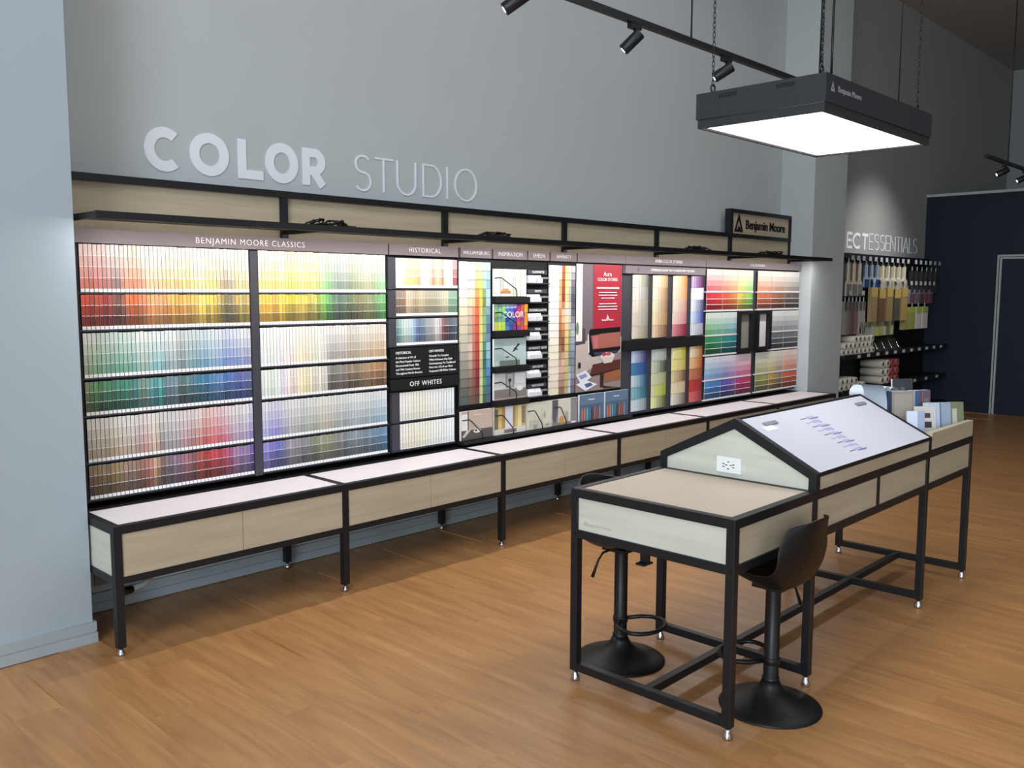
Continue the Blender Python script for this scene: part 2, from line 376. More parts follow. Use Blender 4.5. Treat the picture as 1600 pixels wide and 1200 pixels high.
for ch, a, b in (('C', 2.02, 2.233), ('O', 2.262, 2.484), ('L', 2.538, 2.69), ('O', 2.705, 2.917), ('R', 2.946, 3.106)):
    letter(ch, a, b, 2.213 if ch in 'CO' else 2.218, 2.437 if ch in 'CO' else 2.430, .235, YW, sg, M['letter'])
for ch, a, b in (('S', 3.312, 3.44), ('T', 3.462, 3.61), ('U', 3.64, 3.80), ('D', 3.855, 4.02), ('I', 4.055, 4.085), ('O', 4.12, 4.445)):
    if ch == 'O': a, b = 4.135, 4.345
    letter(ch, a, b, 2.214 if ch in 'SOU' else 2.218, 2.434 if ch in 'SO' else 2.430, .055, YW, sg, M['letter'])
sg2 = thing('wall_lettering', 'faded white lettering ECT ESSENTIALS on the grey wall above the supplies rack', 'sign', (11.5, YW, 2.12))
for ch, a, b in (('E', 10.37, 10.52), ('C', 10.54, 10.80), ('T', 10.80, 10.98)):
    letter(ch, a, b, 2.12, 2.315, .17, YW, sg2, M['letter'])
xs = 11.02
for ch, wd in (('E', .15), ('S', .17), ('S', .17), ('E', .15), ('N', .19), ('T', .17), ('I', .05), ('A', .2), ('L', .14), ('S', .17)):
    letter(ch, xs, xs+wd-.02, 2.125, 2.325, .06, YW, sg2, M['letter']); xs += wd+.008

# ------------------------------------------------------------------ colour helpers
def hx(stops, t):
    t = max(0, min(1, t))
    for (a, ca), (b, cb) in zip(stops, stops[1:]):
        if t <= b:
            k = (t-a)/(b-a) if b > a else 0; return tuple(ca[i]+(cb[i]-ca[i])*k for i in range(3))
    return stops[-1][1]
def ev(*cols): return [(i/(len(cols)-1), c) for i, c in enumerate(cols)]
def mixc(a, b, t): return tuple(a[i]+(b[i]-a[i])*t for i in range(3))
def jit(c, s=8): return tuple(max(4, min(252, v+random.uniform(-s, s))) for v in c)
def cname(c):
    import colorsys
    h, s, v = colorsys.rgb_to_hsv(*[x/255 for x in c]); h *= 360
    if s < .10: return 'off-white' if v > .82 else 'pale grey' if v > .66 else 'mid grey' if v > .4 else 'charcoal'
    if s < .28 and 15 < h < 70: return 'cream' if v > .8 else 'taupe' if v > .45 else 'dark umber'
    base = ('red' if h < 14 or h >= 345 else 'orange' if h < 34 else 'yellow' if h < 62 else 'lime green' if h < 95 else 'green' if h < 150 else 'teal' if h < 190 else 'blue' if h < 240 else 'violet' if h < 290 else 'magenta')
    if base == 'orange' and v < .7: base = 'brown'
    if base == 'yellow' and v < .62: base = 'olive'
    pre = 'pale ' if s < .35 and v > .7 else 'dark ' if v < .42 else 'muted ' if s < .4 else 'bright ' if s > .65 and v > .75 else ''
    return pre+base
ORD = ['zeroth', 'first', 'second', 'third', 'fourth', 'fifth', 'sixth', 'seventh', 'eighth', 'ninth', 'tenth', 'eleventh', 'twelfth', 'thirteenth', 'fourteenth', 'fifteenth', 'sixteenth', 'seventeenth', 'eighteenth', 'nineteenth', 'twentieth']
TENS = {2: 'twenty', 3: 'thirty', 4: 'forty'}
def ordw(n):
    if n <= 20: return ORD[n]
    if n % 10 == 0: return {30: 'thirtieth', 40: 'fortieth'}[n]
    return TENS[n//10]+'-'+ORD[n % 10]

# ------------------------------------------------------------------ frame on the wall above the rack
BX = [1.55+1.2*k for k in range(7)]
fr = thing('panel_frame', 'black metal frame with pale wood panels running along the wall above the racks', 'frame', (5.15, 4.45, 1.8))
for k in range(7):
    B(BX[k]-.02, BX[k]+.02, 4.40, 4.50, 1.80, 2.155).build('post', M['metal'], fr)
B(BX[0]-.02, BX[6]+.02, 4.395, 4.50, 2.121, 2.156).build('top_rail', M['metal'], fr)
for k in range(6):
    B(BX[k]+.02, BX[k+1]-.02, 4.425, 4.45, 1.81, 2.121).build('wood_panel', M['wood'], fr)
sb = thing('sign_board', 'framed wooden board with black triangle emblem and Benjamin Moore lettering above last bay', 'sign', (8.15, 4.45, 2.156))
B(7.53, 7.57, 4.395, 4.46, 2.156, 2.385).build('frame_post', M['metal'], sb); B(8.73, 8.77, 4.395, 4.46, 2.156, 2.385).build('frame_post', M['metal'], sb)
B(7.57, 8.73, 4.395, 4.46, 2.352, 2.385).build('frame_rail', M['metal'], sb)
B(7.57, 8.73, 4.425, 4.455, 2.156, 2.352).build('wood_panel', M['wood'], sb)
def emblem(x, z, s, y, parent, m, mi, face='-y', ext=.004):
    # triangle outline with a small peak inside
    mb = MB()
    def q(u, v): return (x+u*s, y, z+v*s) if face == '-y' else (y, x-u*s, z+v*s)
    o = (0, -ext, 0) if face == '-y' else (-ext, 0, 0)
    A, Bq, Cq = (-.5, -.5), (.5, -.5), (0, .55); a, b, c = (-.30, -.37), (.30, -.37), (0, .26)
    for P in ((A, Bq, b, a), (Bq, Cq, c, b), (Cq, A, a, c), ((-.12, -.36), (.06, -.36), (.01, -.12)), ((.08, -.36), (.2, -.36), (.11, -.2))):
        mb.prism([q(*p) for p in P], o)
    return mb.build('emblem', m, parent)
emblem(7.72, 2.257, .16, 4.425, sb, M['dark_ink'], 0, ext=.007)
text('Benjamin Moore', .122, (8.25, 4.423, 2.25), M['dark_ink'], sb, ext=.004, off=.002, space=.98, xs=1.0)

# shelf with lights
sh = thing('display_shelf', 'long slim black shelf projecting above the colour racks across all bays', 'shelf', (5.15, 4.2, 1.915))
B(BX[0]-.002, BX[6]+.005, 3.95, 3.968, 1.913, 1.946).build('front_bar', M['metal'], sh)
for k in range(7): B(BX[k]-.012+(.012 if k == 0 else 0), BX[k]+.012, 3.968, 4.40, 1.917, 1.945).build('cross_bar', M['metal'], sh)
for k in range(6):
    B(BX[k]+.012, BX[k+1]-.012, 3.968, 4.398, 1.938, 1.944).build('shelf_panel', M['wood'], sh)
    MB().box(BX[k]+.03, BX[k+1]-.03, 3.972, 4.0, 1.920, 1.938).build('light_channel', M['black'], sh)
for i, (x0, x1, lab) in enumerate(((2.68, 2.95, 'tangle of black cable lying on the display shelf above CLASSICS'), (3.94, 4.18, 'low coil of black cable on the shelf above INSPIRATION'), (6.28, 6.56, 'loose black cable heap on the shelf above the story strips'), (7.5, 7.9, 'bundled black cable on the shelf under the wooden sign board'))):
    mb = MB(); rnd = random.Random(40+i)
    for q in range(3):
        n = 14; P = []
        for t in range(n):
            f = t/(n-1); P.append((x0+(x1-x0)*f+rnd.uniform(-.02, .02), 4.06+rnd.uniform(-.05, .05), 1.95+.03*abs(sin(f*pi*(2+q)))*rnd.uniform(.5, 1.1)))
        mb.tube(P, .0055, 6)
    tag(mb.build('cable_bundle', M['plastic']), lab, 'cable', 'cable bundles on the shelf')

# ------------------------------------------------------------------ colour rack backing, headers
YR = 4.28   # front of the cards
YB = 4.30   # face of the backing
HT, HB = 1.888, 1.823
def header(parent, x0, x1, s, size=.042, z0=HB, z1=HT, m='header', sp=1.15, mt='white_ink'):
    h = B(x0, x1, YR-.012, 4.39, z0, z1).build('header', M[m], parent, bevel=0)
    if s: text(s, size, ((x0+x1)/2, YR-.013, (z0+z1)/2), M[mt], h, 'lettering', space=sp, off=-.0005)
    return h
def strip_mesh(x, w, z0, z1, bands, tabh=.016, dep=.002, white=(240, 238, 236), y=YR, gap=.0022):
    mb = MB(); n = len(bands); zz = z0+tabh; h = (z1-zz)/n; y0 = y; a, b = x-w/2, x+w/2
    tilt = .0035
    mb.quad((a, y0-.002, z0), (b, y0-.002-tilt, z0), (b, y0-tilt-.002, zz), (a, y0-.002, zz), white)
    for i, c in enumerate(bands[::-1]):
        p, q = zz+i*h, zz+(i+1)*h-(gap if i < n-1 else 0)
        mb.quad((a, y0, p), (b, y0-tilt, p), (b, y0-tilt, q), (a, y0, q), c)
        if i < n-1: mb.quad((a, y0, q), (b, y0-tilt, q), (b, y0-tilt, q+gap), (a, y0, q+gap), white)
    mb.quad((b, y0-tilt, z0), (b, y0+dep, z0), (b, y0+dep, z1), (b, y0-tilt, z1), white)
    mb.quad((a, y0+dep, z0), (a, y0, z0), (a, y0, z1), (a, y0+dep, z1), white)
    mb.quad((a, y0, z1), (b, y0-tilt, z1), (b, y0+dep, z1), (a, y0+dep, z1), white)
    mb.quad((a, y0+dep, z0), (b, y0+dep, z0), (b, y0-tilt, z0), (a, y0, z0), white)
    return mb
def put(mb, name, m, label, cat, group):
    return tag(mb.build(name, m), label, cat, group)

# --- classics
cr = thing('colour_rack', 'largest black wall rack of colour strips under the BENJAMIN MOORE CLASSICS header', 'rack', (2.45, 4.34, .61))
B(1.572, 3.366, YB, 4.39, .606, HB).build('back_panel', M['black'], cr)
header(cr, 1.572, 3.366, 'BENJAMIN MOORE CLASSICS', .043, sp=1.18)
B(2.452, 2.496, YR-.008, YB, .612, 1.815).build('divider', M['charcoal'], cr)
B(1.572, 1.584, YR-.004, YB, .612, 1.82).build('side_panel', M['black'], cr)
ROWS = [(1.812, 1.598), (1.580, 1.424), (1.402, 1.200), (1.174, 1.024), (1.000, .802), (.778, .626)]
for (zt, zb) in ROWS:
    B(1.584, 3.366, YR-.0035, YB, zb-.008, zb-.001).build('ledge', M['charcoal'], cr)
LP = [
    [(0, (214, 80, 52)), (.07, (208, 66, 52)), (.12, (198, 74, 66)), (.17, (140, 62, 60)), (.20, (116, 72, 70)), (.24, (200, 110, 74)), (.28, (226, 92, 50)), (.33, (222, 120, 70)), (.42, (232, 150, 84)), (.52, (236, 158, 66)), (.6, (238, 172, 70)), (.68, (238, 196, 80)), (.76, (226, 184, 60)), (.82, (164, 138, 80)), (.87, (120, 108, 76)), (.92, (190, 160, 84)), (1, (176, 150, 72))],
    [(0, (120, 138, 92)), (.06, (88, 150, 90)), (.14, (74, 150, 112)), (.2, (54, 130, 100)), (.28, (64, 150, 134)), (.33, (108, 140, 122)), (.38, (70, 150, 148)), (.41, (52, 160, 164)), (.46, (96, 128, 142)), (.56, (98, 124, 128)), (.64, (72, 140, 160)), (.7, (58, 130, 172)), (.78, (84, 134, 196)), (.84, (72, 110, 196)), (.9, (70, 96, 182)), (1, (84, 94, 150))],
    [(0, (142, 112, 82)), (.08, (140, 112, 72)), (.15, (158, 120, 76)), (.22, (152, 118, 96)), (.28, (150, 104, 88)), (.33, (170, 88, 76)), (.38, (196, 150, 106)), (.41, (118, 96, 78)), (.45, (124, 110, 116)), (.5, (140, 118, 132)), (.56, (176, 108, 128)), (.6, (162, 96, 90)), (.65, (186, 64, 50)), (.7, (202, 56, 56)), (.78, (206, 60, 74)), (.83, (170, 60, 104)), (.88, (150, 110, 150)), (.94, (136, 112, 166)), (1, (92, 76, 150))]]
RP = [
    [(0, (234, 186, 62)), (.1, (242, 176, 52)), (.2, (246, 204, 52)), (.32, (240, 206, 66)), (.4, (206, 190, 70)), (.46, (160, 196, 74)), (.52, (96, 182, 84)), (.57, (96, 124, 100)), (.64, (86, 112, 96)), (.7, (120, 130, 88)), (.78, (140, 146, 92)), (.84, (150, 146, 90)), (.9, (120, 146, 92)), (1, (84, 176, 92))],
    [(0, (222, 232, 232)), (.08, (214, 222, 206)), (.14, (214, 214, 226)), (.2, (226, 206, 206)), (.25, (232, 210, 186)), (.32, (236, 218, 160)), (.4, (226, 222, 196)), (.5, (216, 210, 196)), (.505, (136, 124, 116)), (.58, (124, 112, 104)), (.66, (142, 122, 106)), (.74, (146, 128, 90)), (.82, (160, 128, 84)), (.9, (168, 120, 74)), (1, (172, 118, 70))],
    [(0, (134, 134, 212)), (.1, (112, 106, 196)), (.15, (118, 116, 178)), (.2, (154, 136, 152)), (.26, (140, 132, 140)), (.32, (140, 146, 150)), (.36, (128, 132, 116)), (.46, (146, 144, 108)), (.53, (124, 118, 96)), (.6, (126, 132, 132)), (.68, (124, 138, 144)), (.76, (110, 122, 136)), (.84, (112, 130, 148)), (.92, (92, 134, 172)), (1, (84, 130, 178))]]
NC = 42; WH = (228, 226, 220); stuff = MB()
rowname = ['top row', 'second row', 'third row', 'fourth row', 'fifth row', 'bottom row']
for half, (xa, xb, pal) in enumerate(((1.590, 2.448, LP), (2.502, 3.352, RP))):
    pitch = (xb-xa)/NC
    for r, (zt, zb) in enumerate(ROWS):
        rnd = random.Random(100+half*10+r//2); runv = 0
        for i in range(NC):
            if i % rnd.choice((1, 2, 2, 3)) == 0: runv = rnd.uniform(-.10, .10)
            base = hx(pal[r//2], (i+.5)/NC); kk = rnd.uniform(.88, 1.08); base = jit(tuple(min(250, v*kk) for v in base), 7)
            if r % 2 == 0:
                br = [mixc(base, WH, t+runv) for t in (.80, .66, .50, .30)]
            else:
                br = [mixc(base, WH, max(0, .06+runv)), tuple(v*(.80+runv) for v in base), tuple(v*(.58+runv) for v in base)]
                if half == 1 and r == 3 and (i+.5)/NC < .5: br = [mixc(base, WH, .35), mixc(base, WH, .15), tuple(v*.96 for v in base)]
            dz = rnd.uniform(-.001, .002)
            mb = strip_mesh(xa+(i+.5)*pitch, pitch*.78, zb, zt+.006+dz, br)
            if half == 0 or i < 8:
                put(mb, 'colour_strip', M['card'], f"{cname(br[1])} strip, {ordw(i+1)} from left, {rowname[r]}, {'left' if half == 0 else 'right'} half of CLASSICS rack", 'paint strip', f"{'left' if half == 0 else 'right'} half of CLASSICS rack, {rowname[r]}")
            else:
                n = len(stuff.v); stuff.v += mb.v
                for f, c in zip(mb.f, mb.c): stuff.face(tuple(k+n for k in f), c)
tag(stuff.build('colour_strips', M['card']), 'rows of further colour strips filling the right half of the CLASSICS rack', 'paint strips', kind='stuff')

# --- historical / off whites
hr = thing('colour_rack', 'narrow black rack under the HISTORICAL header with OFF WHITES strips at its foot', 'rack', (3.65, 4.34, .61))
B(3.372, 3.938, YB, 4.39, .606, HB).build('back_panel', M['black'], hr)
header(hr, 3.376, 3.936, 'HISTORICAL', .042, sp=1.15)
HRW = [(1.808, 1.626), (1.612, 1.454), (1.438, 1.274)]
for j, (zt, zb) in enumerate(HRW):
    B(3.372, 3.426, YR-.003, YB, zb, zt).build('blank_card', M['charcoal'], hr)
    B(3.372, 3.938, YR-.0035, YB, zb-.009, zb-.001).build('ledge', M['charcoal'], hr)
ip = B(3.376, 3.936, YR-.012, YB, 1.075, 1.258).build('info_panel', M['black'], hr)
for xx, ttl, ls in ((3.415, 'HISTORICAL', ('A Selection of 191 of', 'the Most Popular Colours', 'Documented From 18th', 'and 19th Century Homes', 'Throughout North America')), (3.682, 'OFF-WHITES', ('Versatile To Complex', 'White Enhances Any Style', 'Contemporary To Traditional', 'Here Are 152 of our Most', 'Requested Off-White Colours'))):
    text(ttl, .022, (xx, YR-.013, 1.228), M['white_ink'], ip, align='LEFT')
    for q, s in enumerate(ls): text(s, .0185, (xx, YR-.013, 1.198-q*.024), M['white_ink'], ip, align='LEFT')
oh = B(3.376, 3.936, YR-.012, YB, .998, 1.068).build('header', M['black'], hr)
text('OFF WHITES', .042, (3.655, YR-.013, 1.031), M['white_ink'], oh, space=1.15)
OW = [(.985, .806), (.788, .628)]
for (zt, zb) in OW:
    B(3.39, 3.448, YR-.003, YB, zb, zt).build('blank_card', M['charcoal'], hr)
    B(3.39, 3.91, YR-.0035, YB, zb-.010, zb-.002).build('ledge', M['charcoal'], hr)
HP = [
    [(0, (240, 236, 220)), (.1, (240, 232, 190)), (.16, (226, 216, 120)), (.3, (222, 192, 110)), (.36, (206, 146, 96)), (.42, (244, 232, 206)), (.52, (238, 214, 170)), (.6, (204, 132, 100)), (.68, (236, 206, 150)), (.76, (200, 110, 90)), (.80, (240, 226, 200)), (.9, (244, 236, 226)), (.93, (170, 84, 90)), (1, (160, 80, 86))],
    [(0, (110, 92, 76)), (.08, (128, 104, 90)), (.14, (150, 104, 84)), (.18, (206, 186, 150)), (.3, (160, 138, 112)), (.4, (190, 170, 130)), (.5, (150, 140, 114)), (.65, (150, 146, 120)), (.75, (186, 180, 140)), (.82, (190, 196, 150)), (.86, (120, 150, 128)), (.95, (108, 160, 124)), (1, (100, 150, 120))],
    [(0, (70, 110, 112)), (.05, (110, 150, 148)), (.12, (186, 200, 190)), (.25, (160, 186, 200)), (.34, (70, 100, 152)), (.42, (86, 104, 126)), (.5, (130, 146, 150)), (.58, (140, 138, 146)), (.64, (206, 200, 190)), (.72, (170, 150, 150)), (.76, (130, 36, 44)), (.80, (72, 60, 64)), (.86, (60, 62, 72)), (1, (70, 84, 104))]]
N2 = 26; hp = (3.936-3.430)/N2
for r, (zt, zb) in enumerate(HRW):
    for i in range(N2):
        b = jit(hx(HP[r], (i+.5)/N2), 6)
        br = [mixc(b, WH, .55), mixc(b, WH, .3), b] if r == 0 else [mixc(b, WH, .25), b, tuple(v*.8 for v in b)]
        put(strip_mesh(3.430+(i+.5)*hp, hp*.78, zb, zt-.002, br), 'historical_strip', M['card'], f"{cname(br[1])} strip, {ordw(i+1)} from left, {('upper', 'middle', 'lower')[r]} row under HISTORICAL header", 'paint strip', f"{('upper', 'middle', 'lower')[r]} row of strips in HISTORICAL rack")
hp = (3.905-3.450)/20
for r, (zt, zb) in enumerate(OW):
    for i in range(20):
        f = (i+.5)/20; b = hx(ev((232, 226, 214), (228, 224, 208), (226, 222, 196), (230, 228, 220), (222, 224, 222), (226, 230, 236)) if r == 0 else ev((228, 220, 206), (226, 216, 192), (228, 222, 190), (226, 228, 214), (224, 226, 222), (234, 234, 234)), f)
        br = [mixc(b, WH, .4), mixc(b, WH, .2), tuple(v*.98 for v in b), tuple(v*.93 for v in b)]
        put(strip_mesh(3.450+(i+.5)*hp, hp*.74, zb, zt-.003, br, tabh=.006), 'off_white_strip', M['card'], f"{cname(b)} strip, {ordw(i+1)} from left, {('upper', 'lower')[r]} row under OFF WHITES heading", 'paint strip', f"{('upper', 'lower')[r]} row of off-white strips")

# --- chip grids: WILLIAMSBURG and AFFINITY
def chip(x0, x1, z0, z1, c, y=YR, dep=.010):
    e = (min(252, c[0]+8), min(252, c[1]+8), min(252, c[2]+8)); mb = MB()
    mb.box(x0, x1, y, y+dep, z0, z1-.002, col=c)
    mb.box(x0, x1, y-.0012, y+dep, z1-.004, z1-.002, col=e); return mb
def chip_rack(x0, x1, zt, zb, nrow, cols, title, fs, rackname):
    rk = thing('chip_rack', f'tall slim black rack of stepped colour chips under the {title} header', 'rack', ((x0+x1)/2, 4.34, .84))
    B(x0-.006, x1+.006, YB-.009, 4.39, .836, HB).build('back_panel', M['black'], rk)
    header(rk, x0, x1, title, fs, sp=1.02)
    h = (zt-zb)/nrow; tot = sum(c[0] for c in cols)
    for r in range(nrow):
        xx = x0
        for ci, (wd, pal) in enumerate(cols):
            ww = (x1-x0)*wd/tot; c = jit(hx(pal, (r+.3*random.random())/(nrow-1)), 5)
            sag = .004*abs(sin(ci*1.7))
            put(chip(xx+.0004, xx+ww-.0004, zt-(r+1)*h, zt-r*h-sag*.3, c, y=YR-.003*(ci % 2)), 'colour_chip', M['card'], f"{cname(c)} chip in {ordw(r+1)} row from top, {ordw(ci+1)} from left, under {title}", 'paint chip', f'colour chips of the {title} rack')
            xx += ww
    return rk
WC = [(2.0, ev((246, 244, 238), (244, 240, 228), (236, 228, 206), (214, 200, 170), (196, 188, 166), (186, 180, 160), (148, 144, 130), (112, 112, 104), (90, 94, 90))),
      (1.0, ev((244, 242, 236), (240, 232, 214), (230, 214, 180), (206, 180, 150), (190, 160, 140), (214, 196, 176), (176, 150, 130), (140, 110, 100), (110, 84, 74))),
      (.9, ev((244, 240, 226), (240, 226, 196), (232, 196, 150), (226, 140, 110), (206, 120, 104), (196, 112, 100), (172, 96, 90), (150, 80, 76), (120, 80, 70))),
      (.9, ev((240, 234, 180), (236, 190, 110), (232, 130, 62), (222, 96, 58), (202, 84, 56), (190, 70, 56), (160, 52, 54), (130, 50, 50), (96, 70, 60))),
      (.9, ev((242, 236, 176), (236, 210, 96), (230, 196, 70), (214, 200, 130), (226, 206, 110), (222, 210, 140), (196, 200, 130), (206, 206, 150), (190, 196, 130))),
      (.8, ev((176, 222, 214), (168, 214, 206), (120, 128, 64), (132, 190, 120), (150, 180, 110), (66, 140, 120), (60, 110, 90), (84, 160, 100), (60, 110, 80))),
      (1.2, ev((190, 224, 222), (140, 180, 186), (176, 212, 222), (110, 150, 174), (84, 110, 150), (170, 206, 222), (100, 160, 206), (76, 120, 176), (90, 96, 130)))]
chip_rack(3.958, 4.240, 1.800, .856, 16, WC, 'WILLIAMSBURG', .034, 'w')
AC = [(3.0, ev((248, 246, 240), (246, 244, 236), (244, 240, 230), (238, 230, 212), (232, 222, 200), (224, 214, 190))),
      (.8, ev((246, 240, 220), (214, 172, 110), (226, 170, 120), (200, 130, 70), (150, 96, 60), (170, 140, 120), (214, 180, 160), (150, 110, 90))),
      (1.1, ev((206, 96, 60), (180, 70, 44), (152, 60, 36), (240, 206, 160), (214, 140, 84), (128, 76, 40), (228, 190, 150), (206, 160, 130), (150, 110, 90))),
      (1.1, ev((244, 226, 140), (240, 224, 130), (226, 196, 140), (230, 222, 200), (236, 206, 130), (226, 190, 110), (206, 190, 150), (200, 180, 100), (180, 160, 120))),
      (.9, ev((236, 234, 180), (196, 200, 190), (160, 166, 160), (206, 210, 206), (170, 176, 150), (140, 160, 110), (120, 140, 130), (170, 196, 190), (190, 210, 220))),
      (1.2, ev((206, 202, 212), (120, 118, 130), (86, 84, 96), (104, 100, 112), (190, 196, 206), (150, 160, 186), (128, 134, 150), (150, 146, 170), (112, 104, 116)))]
chip_rack(4.838, 5.124, 1.796, .850, 18, AC, 'AFFINITY', .040, 'a')

# --- brochures
def wire(parent, x0, x1, z0, z1, y=YR-.03):
    P = [(x0, y+.03, z1-.004), (x0, y+.006, z1-.003), (x0+.006, y, z1), (x0+.04, y, z1), (x0+.055, y, z1-.008), (x1-.010, y, z0+.055), (x1-.002, y, z0+.040), (x1, y, z0+.025), (x1, y, z0)]
    return MB().tube(P, .004, 6).build('wire_arm', M['metal'], parent)
def rect(mb, x0, x1, z0, z1, c, y): mb.quad((x0, y, z0), (x1, y, z0), (x1, y, z1), (x0, y, z1), c); return mb
def brochure(x0, x1, z0, z1, base, art, label, group, y=YR-.012, dep=.016, lean=0.):
    t = thing('brochure', label, 'brochure', ((x0+x1)/2, y+dep, z0), group)
    B(x0, x1, y, y+dep, z0, z1, col=(236, 234, 230)).build('pages', M['cover'], t)
    mb = MB().box(x0, x1, y-.0015, y, z0, z1, col=base); yy = y-.002
    W, H = x1-x0, z1-z0
    for k, (kind, *a) in enumerate(art):
        yy -= .0003
        if kind == 'r': rect(mb, x0+a[0]*W, x0+a[1]*W, z0+a[2]*H, z0+a[3]*H, a[4], yy)
        elif kind == 'p': mb.poly([(x0+u*W, yy, z0+v*H) for u, v in a[0]], a[1])
        elif kind == 'e': mb.poly([(x0+(a[0]+a[2]*cos(q*pi/8))*W, yy, z0+(a[1]+a[3]*sin(q*pi/8))*H) for q in range(16)], a[4])
    mb.build('cover', M['cover'], t)
    return t
ih = thing('brochure_rack', 'black four-tier brochure holder under the INSPIRATION header', 'rack', (4.42, 4.34, .84))
B(4.252, 4.60, YB, 4.39, .836, HB).build('back_panel', M['black'], ih); header(ih, 4.256, 4.586, 'INSPIRATION', .040, sp=1.02)
gi = 'brochures in the INSPIRATION holder'
mos = []
rm = random.Random(5)
pal = ev((60, 150, 100), (150, 200, 90), (90, 180, 190), (70, 110, 200), (70, 80, 170), (150, 60, 150), (220, 70, 50), (236, 150, 40))
for a in range(9):
    for b in range(6):
        c = jit(hx(pal, a/8+rm.uniform(-.12, .12)), 24)
        if b == 5 and a < 6: c = mixc(c, (240, 240, 240), .5)
        if b < 2 and a < 3: c = jit((190, 210, 70), 20)
        mos.append(('r', a/9, (a+.95)/9, b/6, (b+.95)/6, c))
tiers = [(1.572, 1.756, (232, 226, 204), [('r', .18, .2, 0, 1, (150, 140, 120)), ('r', .26, .28, .2, 1, (170, 160, 140)), ('r', .58, .6, 0, 1, (176, 168, 146)), ('r', .64, .66, 0, 1, (190, 182, 160)), ('r', .8, .82, 0, 1, (180, 172, 150)), ('r', .2, .5, .1, .2, (190, 130, 80)), ('e', .34, .24, .12, .05, (206, 150, 90))], 'cream panelling brochure in top tier under INSPIRATION header'),
         (1.340, 1.520, (80, 110, 190), mos, 'rainbow mosaic cover brochure in second tier under INSPIRATION header'),
         (1.096, 1.284, (176, 196, 194), [('r', .16, .8, 0, .2, (110, 126, 112)), ('r', 0, .3, .2, .9, (166, 186, 184)), ('p', [(.55, .5), (.62, .52), (.8, .78), (.74, .8)], (40, 50, 50)), ('p', [(.6, .62), (.72, .55), (.74, .58), (.62, .66)], (40, 50, 50)), ('r', .34, .46, .3, .34, (60, 70, 70))], 'pale aqua brochure with dark sprig in third tier under INSPIRATION header'),
         (.864, 1.050, (206, 204, 202), [('r', .35, .62, .42, 1, (150, 148, 146)), ('r', .4, .57, .5, .95, (186, 186, 186)), ('r', .66, .95, .55, .95, (224, 224, 228)), ('r', 0, 1, .05, .38, (132, 124, 120)), ('e', .48, .7, .05, .07, (50, 40, 44)), ('r', .46, .49, .1, .7, (84, 66, 64)), ('e', .8, .38, .1, .1, (220, 220, 222)), ('r', 0, 1, 0, .06, (180, 160, 150))], 'grey kitchen scene brochure in bottom tier under INSPIRATION header')]
for ti, (z0, z1, base, art, lab) in enumerate(tiers):
    bro = brochure(4.262, 4.578, z0, z1, base, art, lab, gi)
    if ti == 1: text('COLOR', .06, (4.43, YR-.0315, 1.445), M['white_ink'], bro, ext=.0003)
    B(4.252, 4.59, YR-.040, YB, z0-.045, z0-.004).build('tier_ledge', M['black'], ih)
    wire(ih, 4.268, 4.46, z0-.004, z0+.125, y=YR-.036)

# --- sheen cards
sr = thing('sheen_rack', 'black rack of seven white sheen sample trays under the SHEEN header', 'rack', (4.72, 4.34, .84))
B(4.602, 4.832, YB, 4.39, .836, HB).build('back_panel', M['black'], sr); header(sr, 4.600, 4.820, 'SHEEN', .040, sp=1.1)
sheen = ['FLAT/MATTE', 'MATTE', 'EGGSHELL/LUSTRE', 'PEARL', 'SATIN/SOFT GLOSS', 'SEMI-GLOSS', 'HIGH GLOSS']
for i, s in enumerate(sheen):
    z = 1.755-i*.134
    B(4.604, 4.805, YR-.006, YB, z-.028, z).build('label_plate', M['charcoal'], sr)
    text(s, .022, (4.71, YR-.007, z-.014), M['white_ink'], sr)
    B(4.604, 4.812, YR-.028, YB, z-.098, z-.090).build('tray', M['charcoal'], sr)
    B(4.745, 4.812, YR-.010, YB, z-.060, z-.048).build('label_plate', M['grey_plastic'], sr)
    for q in range(2):
        x0 = 4.606+q*.070-(.012 if i % 2 else 0)
        t = thing('sheen_card', f"{('left', 'right')[q]} white sheen card stack beside the {s} label", 'sample card', (x0+.033, YR, z-.09), 'white sheen cards')
        MB().prism([(x0, YR-.020, z-.089), (x0, YB, z-.089), (x0, YB, z-.036), (x0, YR-.002, z-.036)], (.066, 0, 0), col=(232, 230, 230)).build('card', M['card'], t)
        B(x0+.004, x0+.062, YR-.024, YR-.018, z-.088, z-.058, col=(206, 206, 208)).build('front_card', M['card'], t)

# --- poster
pt = thing('poster', 'poster of armchair and table with red banner between the AFFINITY and story racks', 'poster', (5.45, YR, .85))
B(5.140, 5.724, YB-.006, 4.39, .838, HB).build('backing', M['black'], pt)
px0, px1, pz0, pz1 = 5.150, 5.712, .845, 1.812; PW, PH = px1-px0, pz1-pz0
mb = MB().box(px0, px1, YB-.010, YB-.006, pz0, pz1, col=(120, 108, 116)); yy = [YB-.0102]
def pp(pts, c): yy[0] -= .0003; mb.poly([(px0+u*PW, yy[0], pz0+v*PH) for u, v in pts], c)
def pr(a, b, c, d, col): pp([(a, c), (b, c), (b, d), (a, d)], col)
def pe(cx, cz, rx, rz, col): pp([(cx+rx*cos(q*pi/10), cz+rz*sin(q*pi/10)) for q in range(20)], col)
pr(0, 1, 0, .40, (196, 180, 170)); pr(.0, .2, .36, .5, (86, 74, 80)); pr(0, .13, .40, 1, (234, 232, 222)); pe(.03, .5, .03, .05, (110, 140, 110))
pp([(.0, .37), (1, .42), (1, .0), (0, 0)], (192, 176, 168)); pp([(0, .12), (1, .3), (1, 0), (0, 0)], (150, 132, 126))
pr(.36, .985, .46, 1, (184, 42, 60))
pp([(.26, .30), (.24, .44), (.30, .49), (.97, .50), (.98, .32), (.9, .29), (.35, .27)], (26, 24, 28)); pp([(.26, .30), (.24, .44), (.27, .46), (.285, .31)], (226, 222, 220))
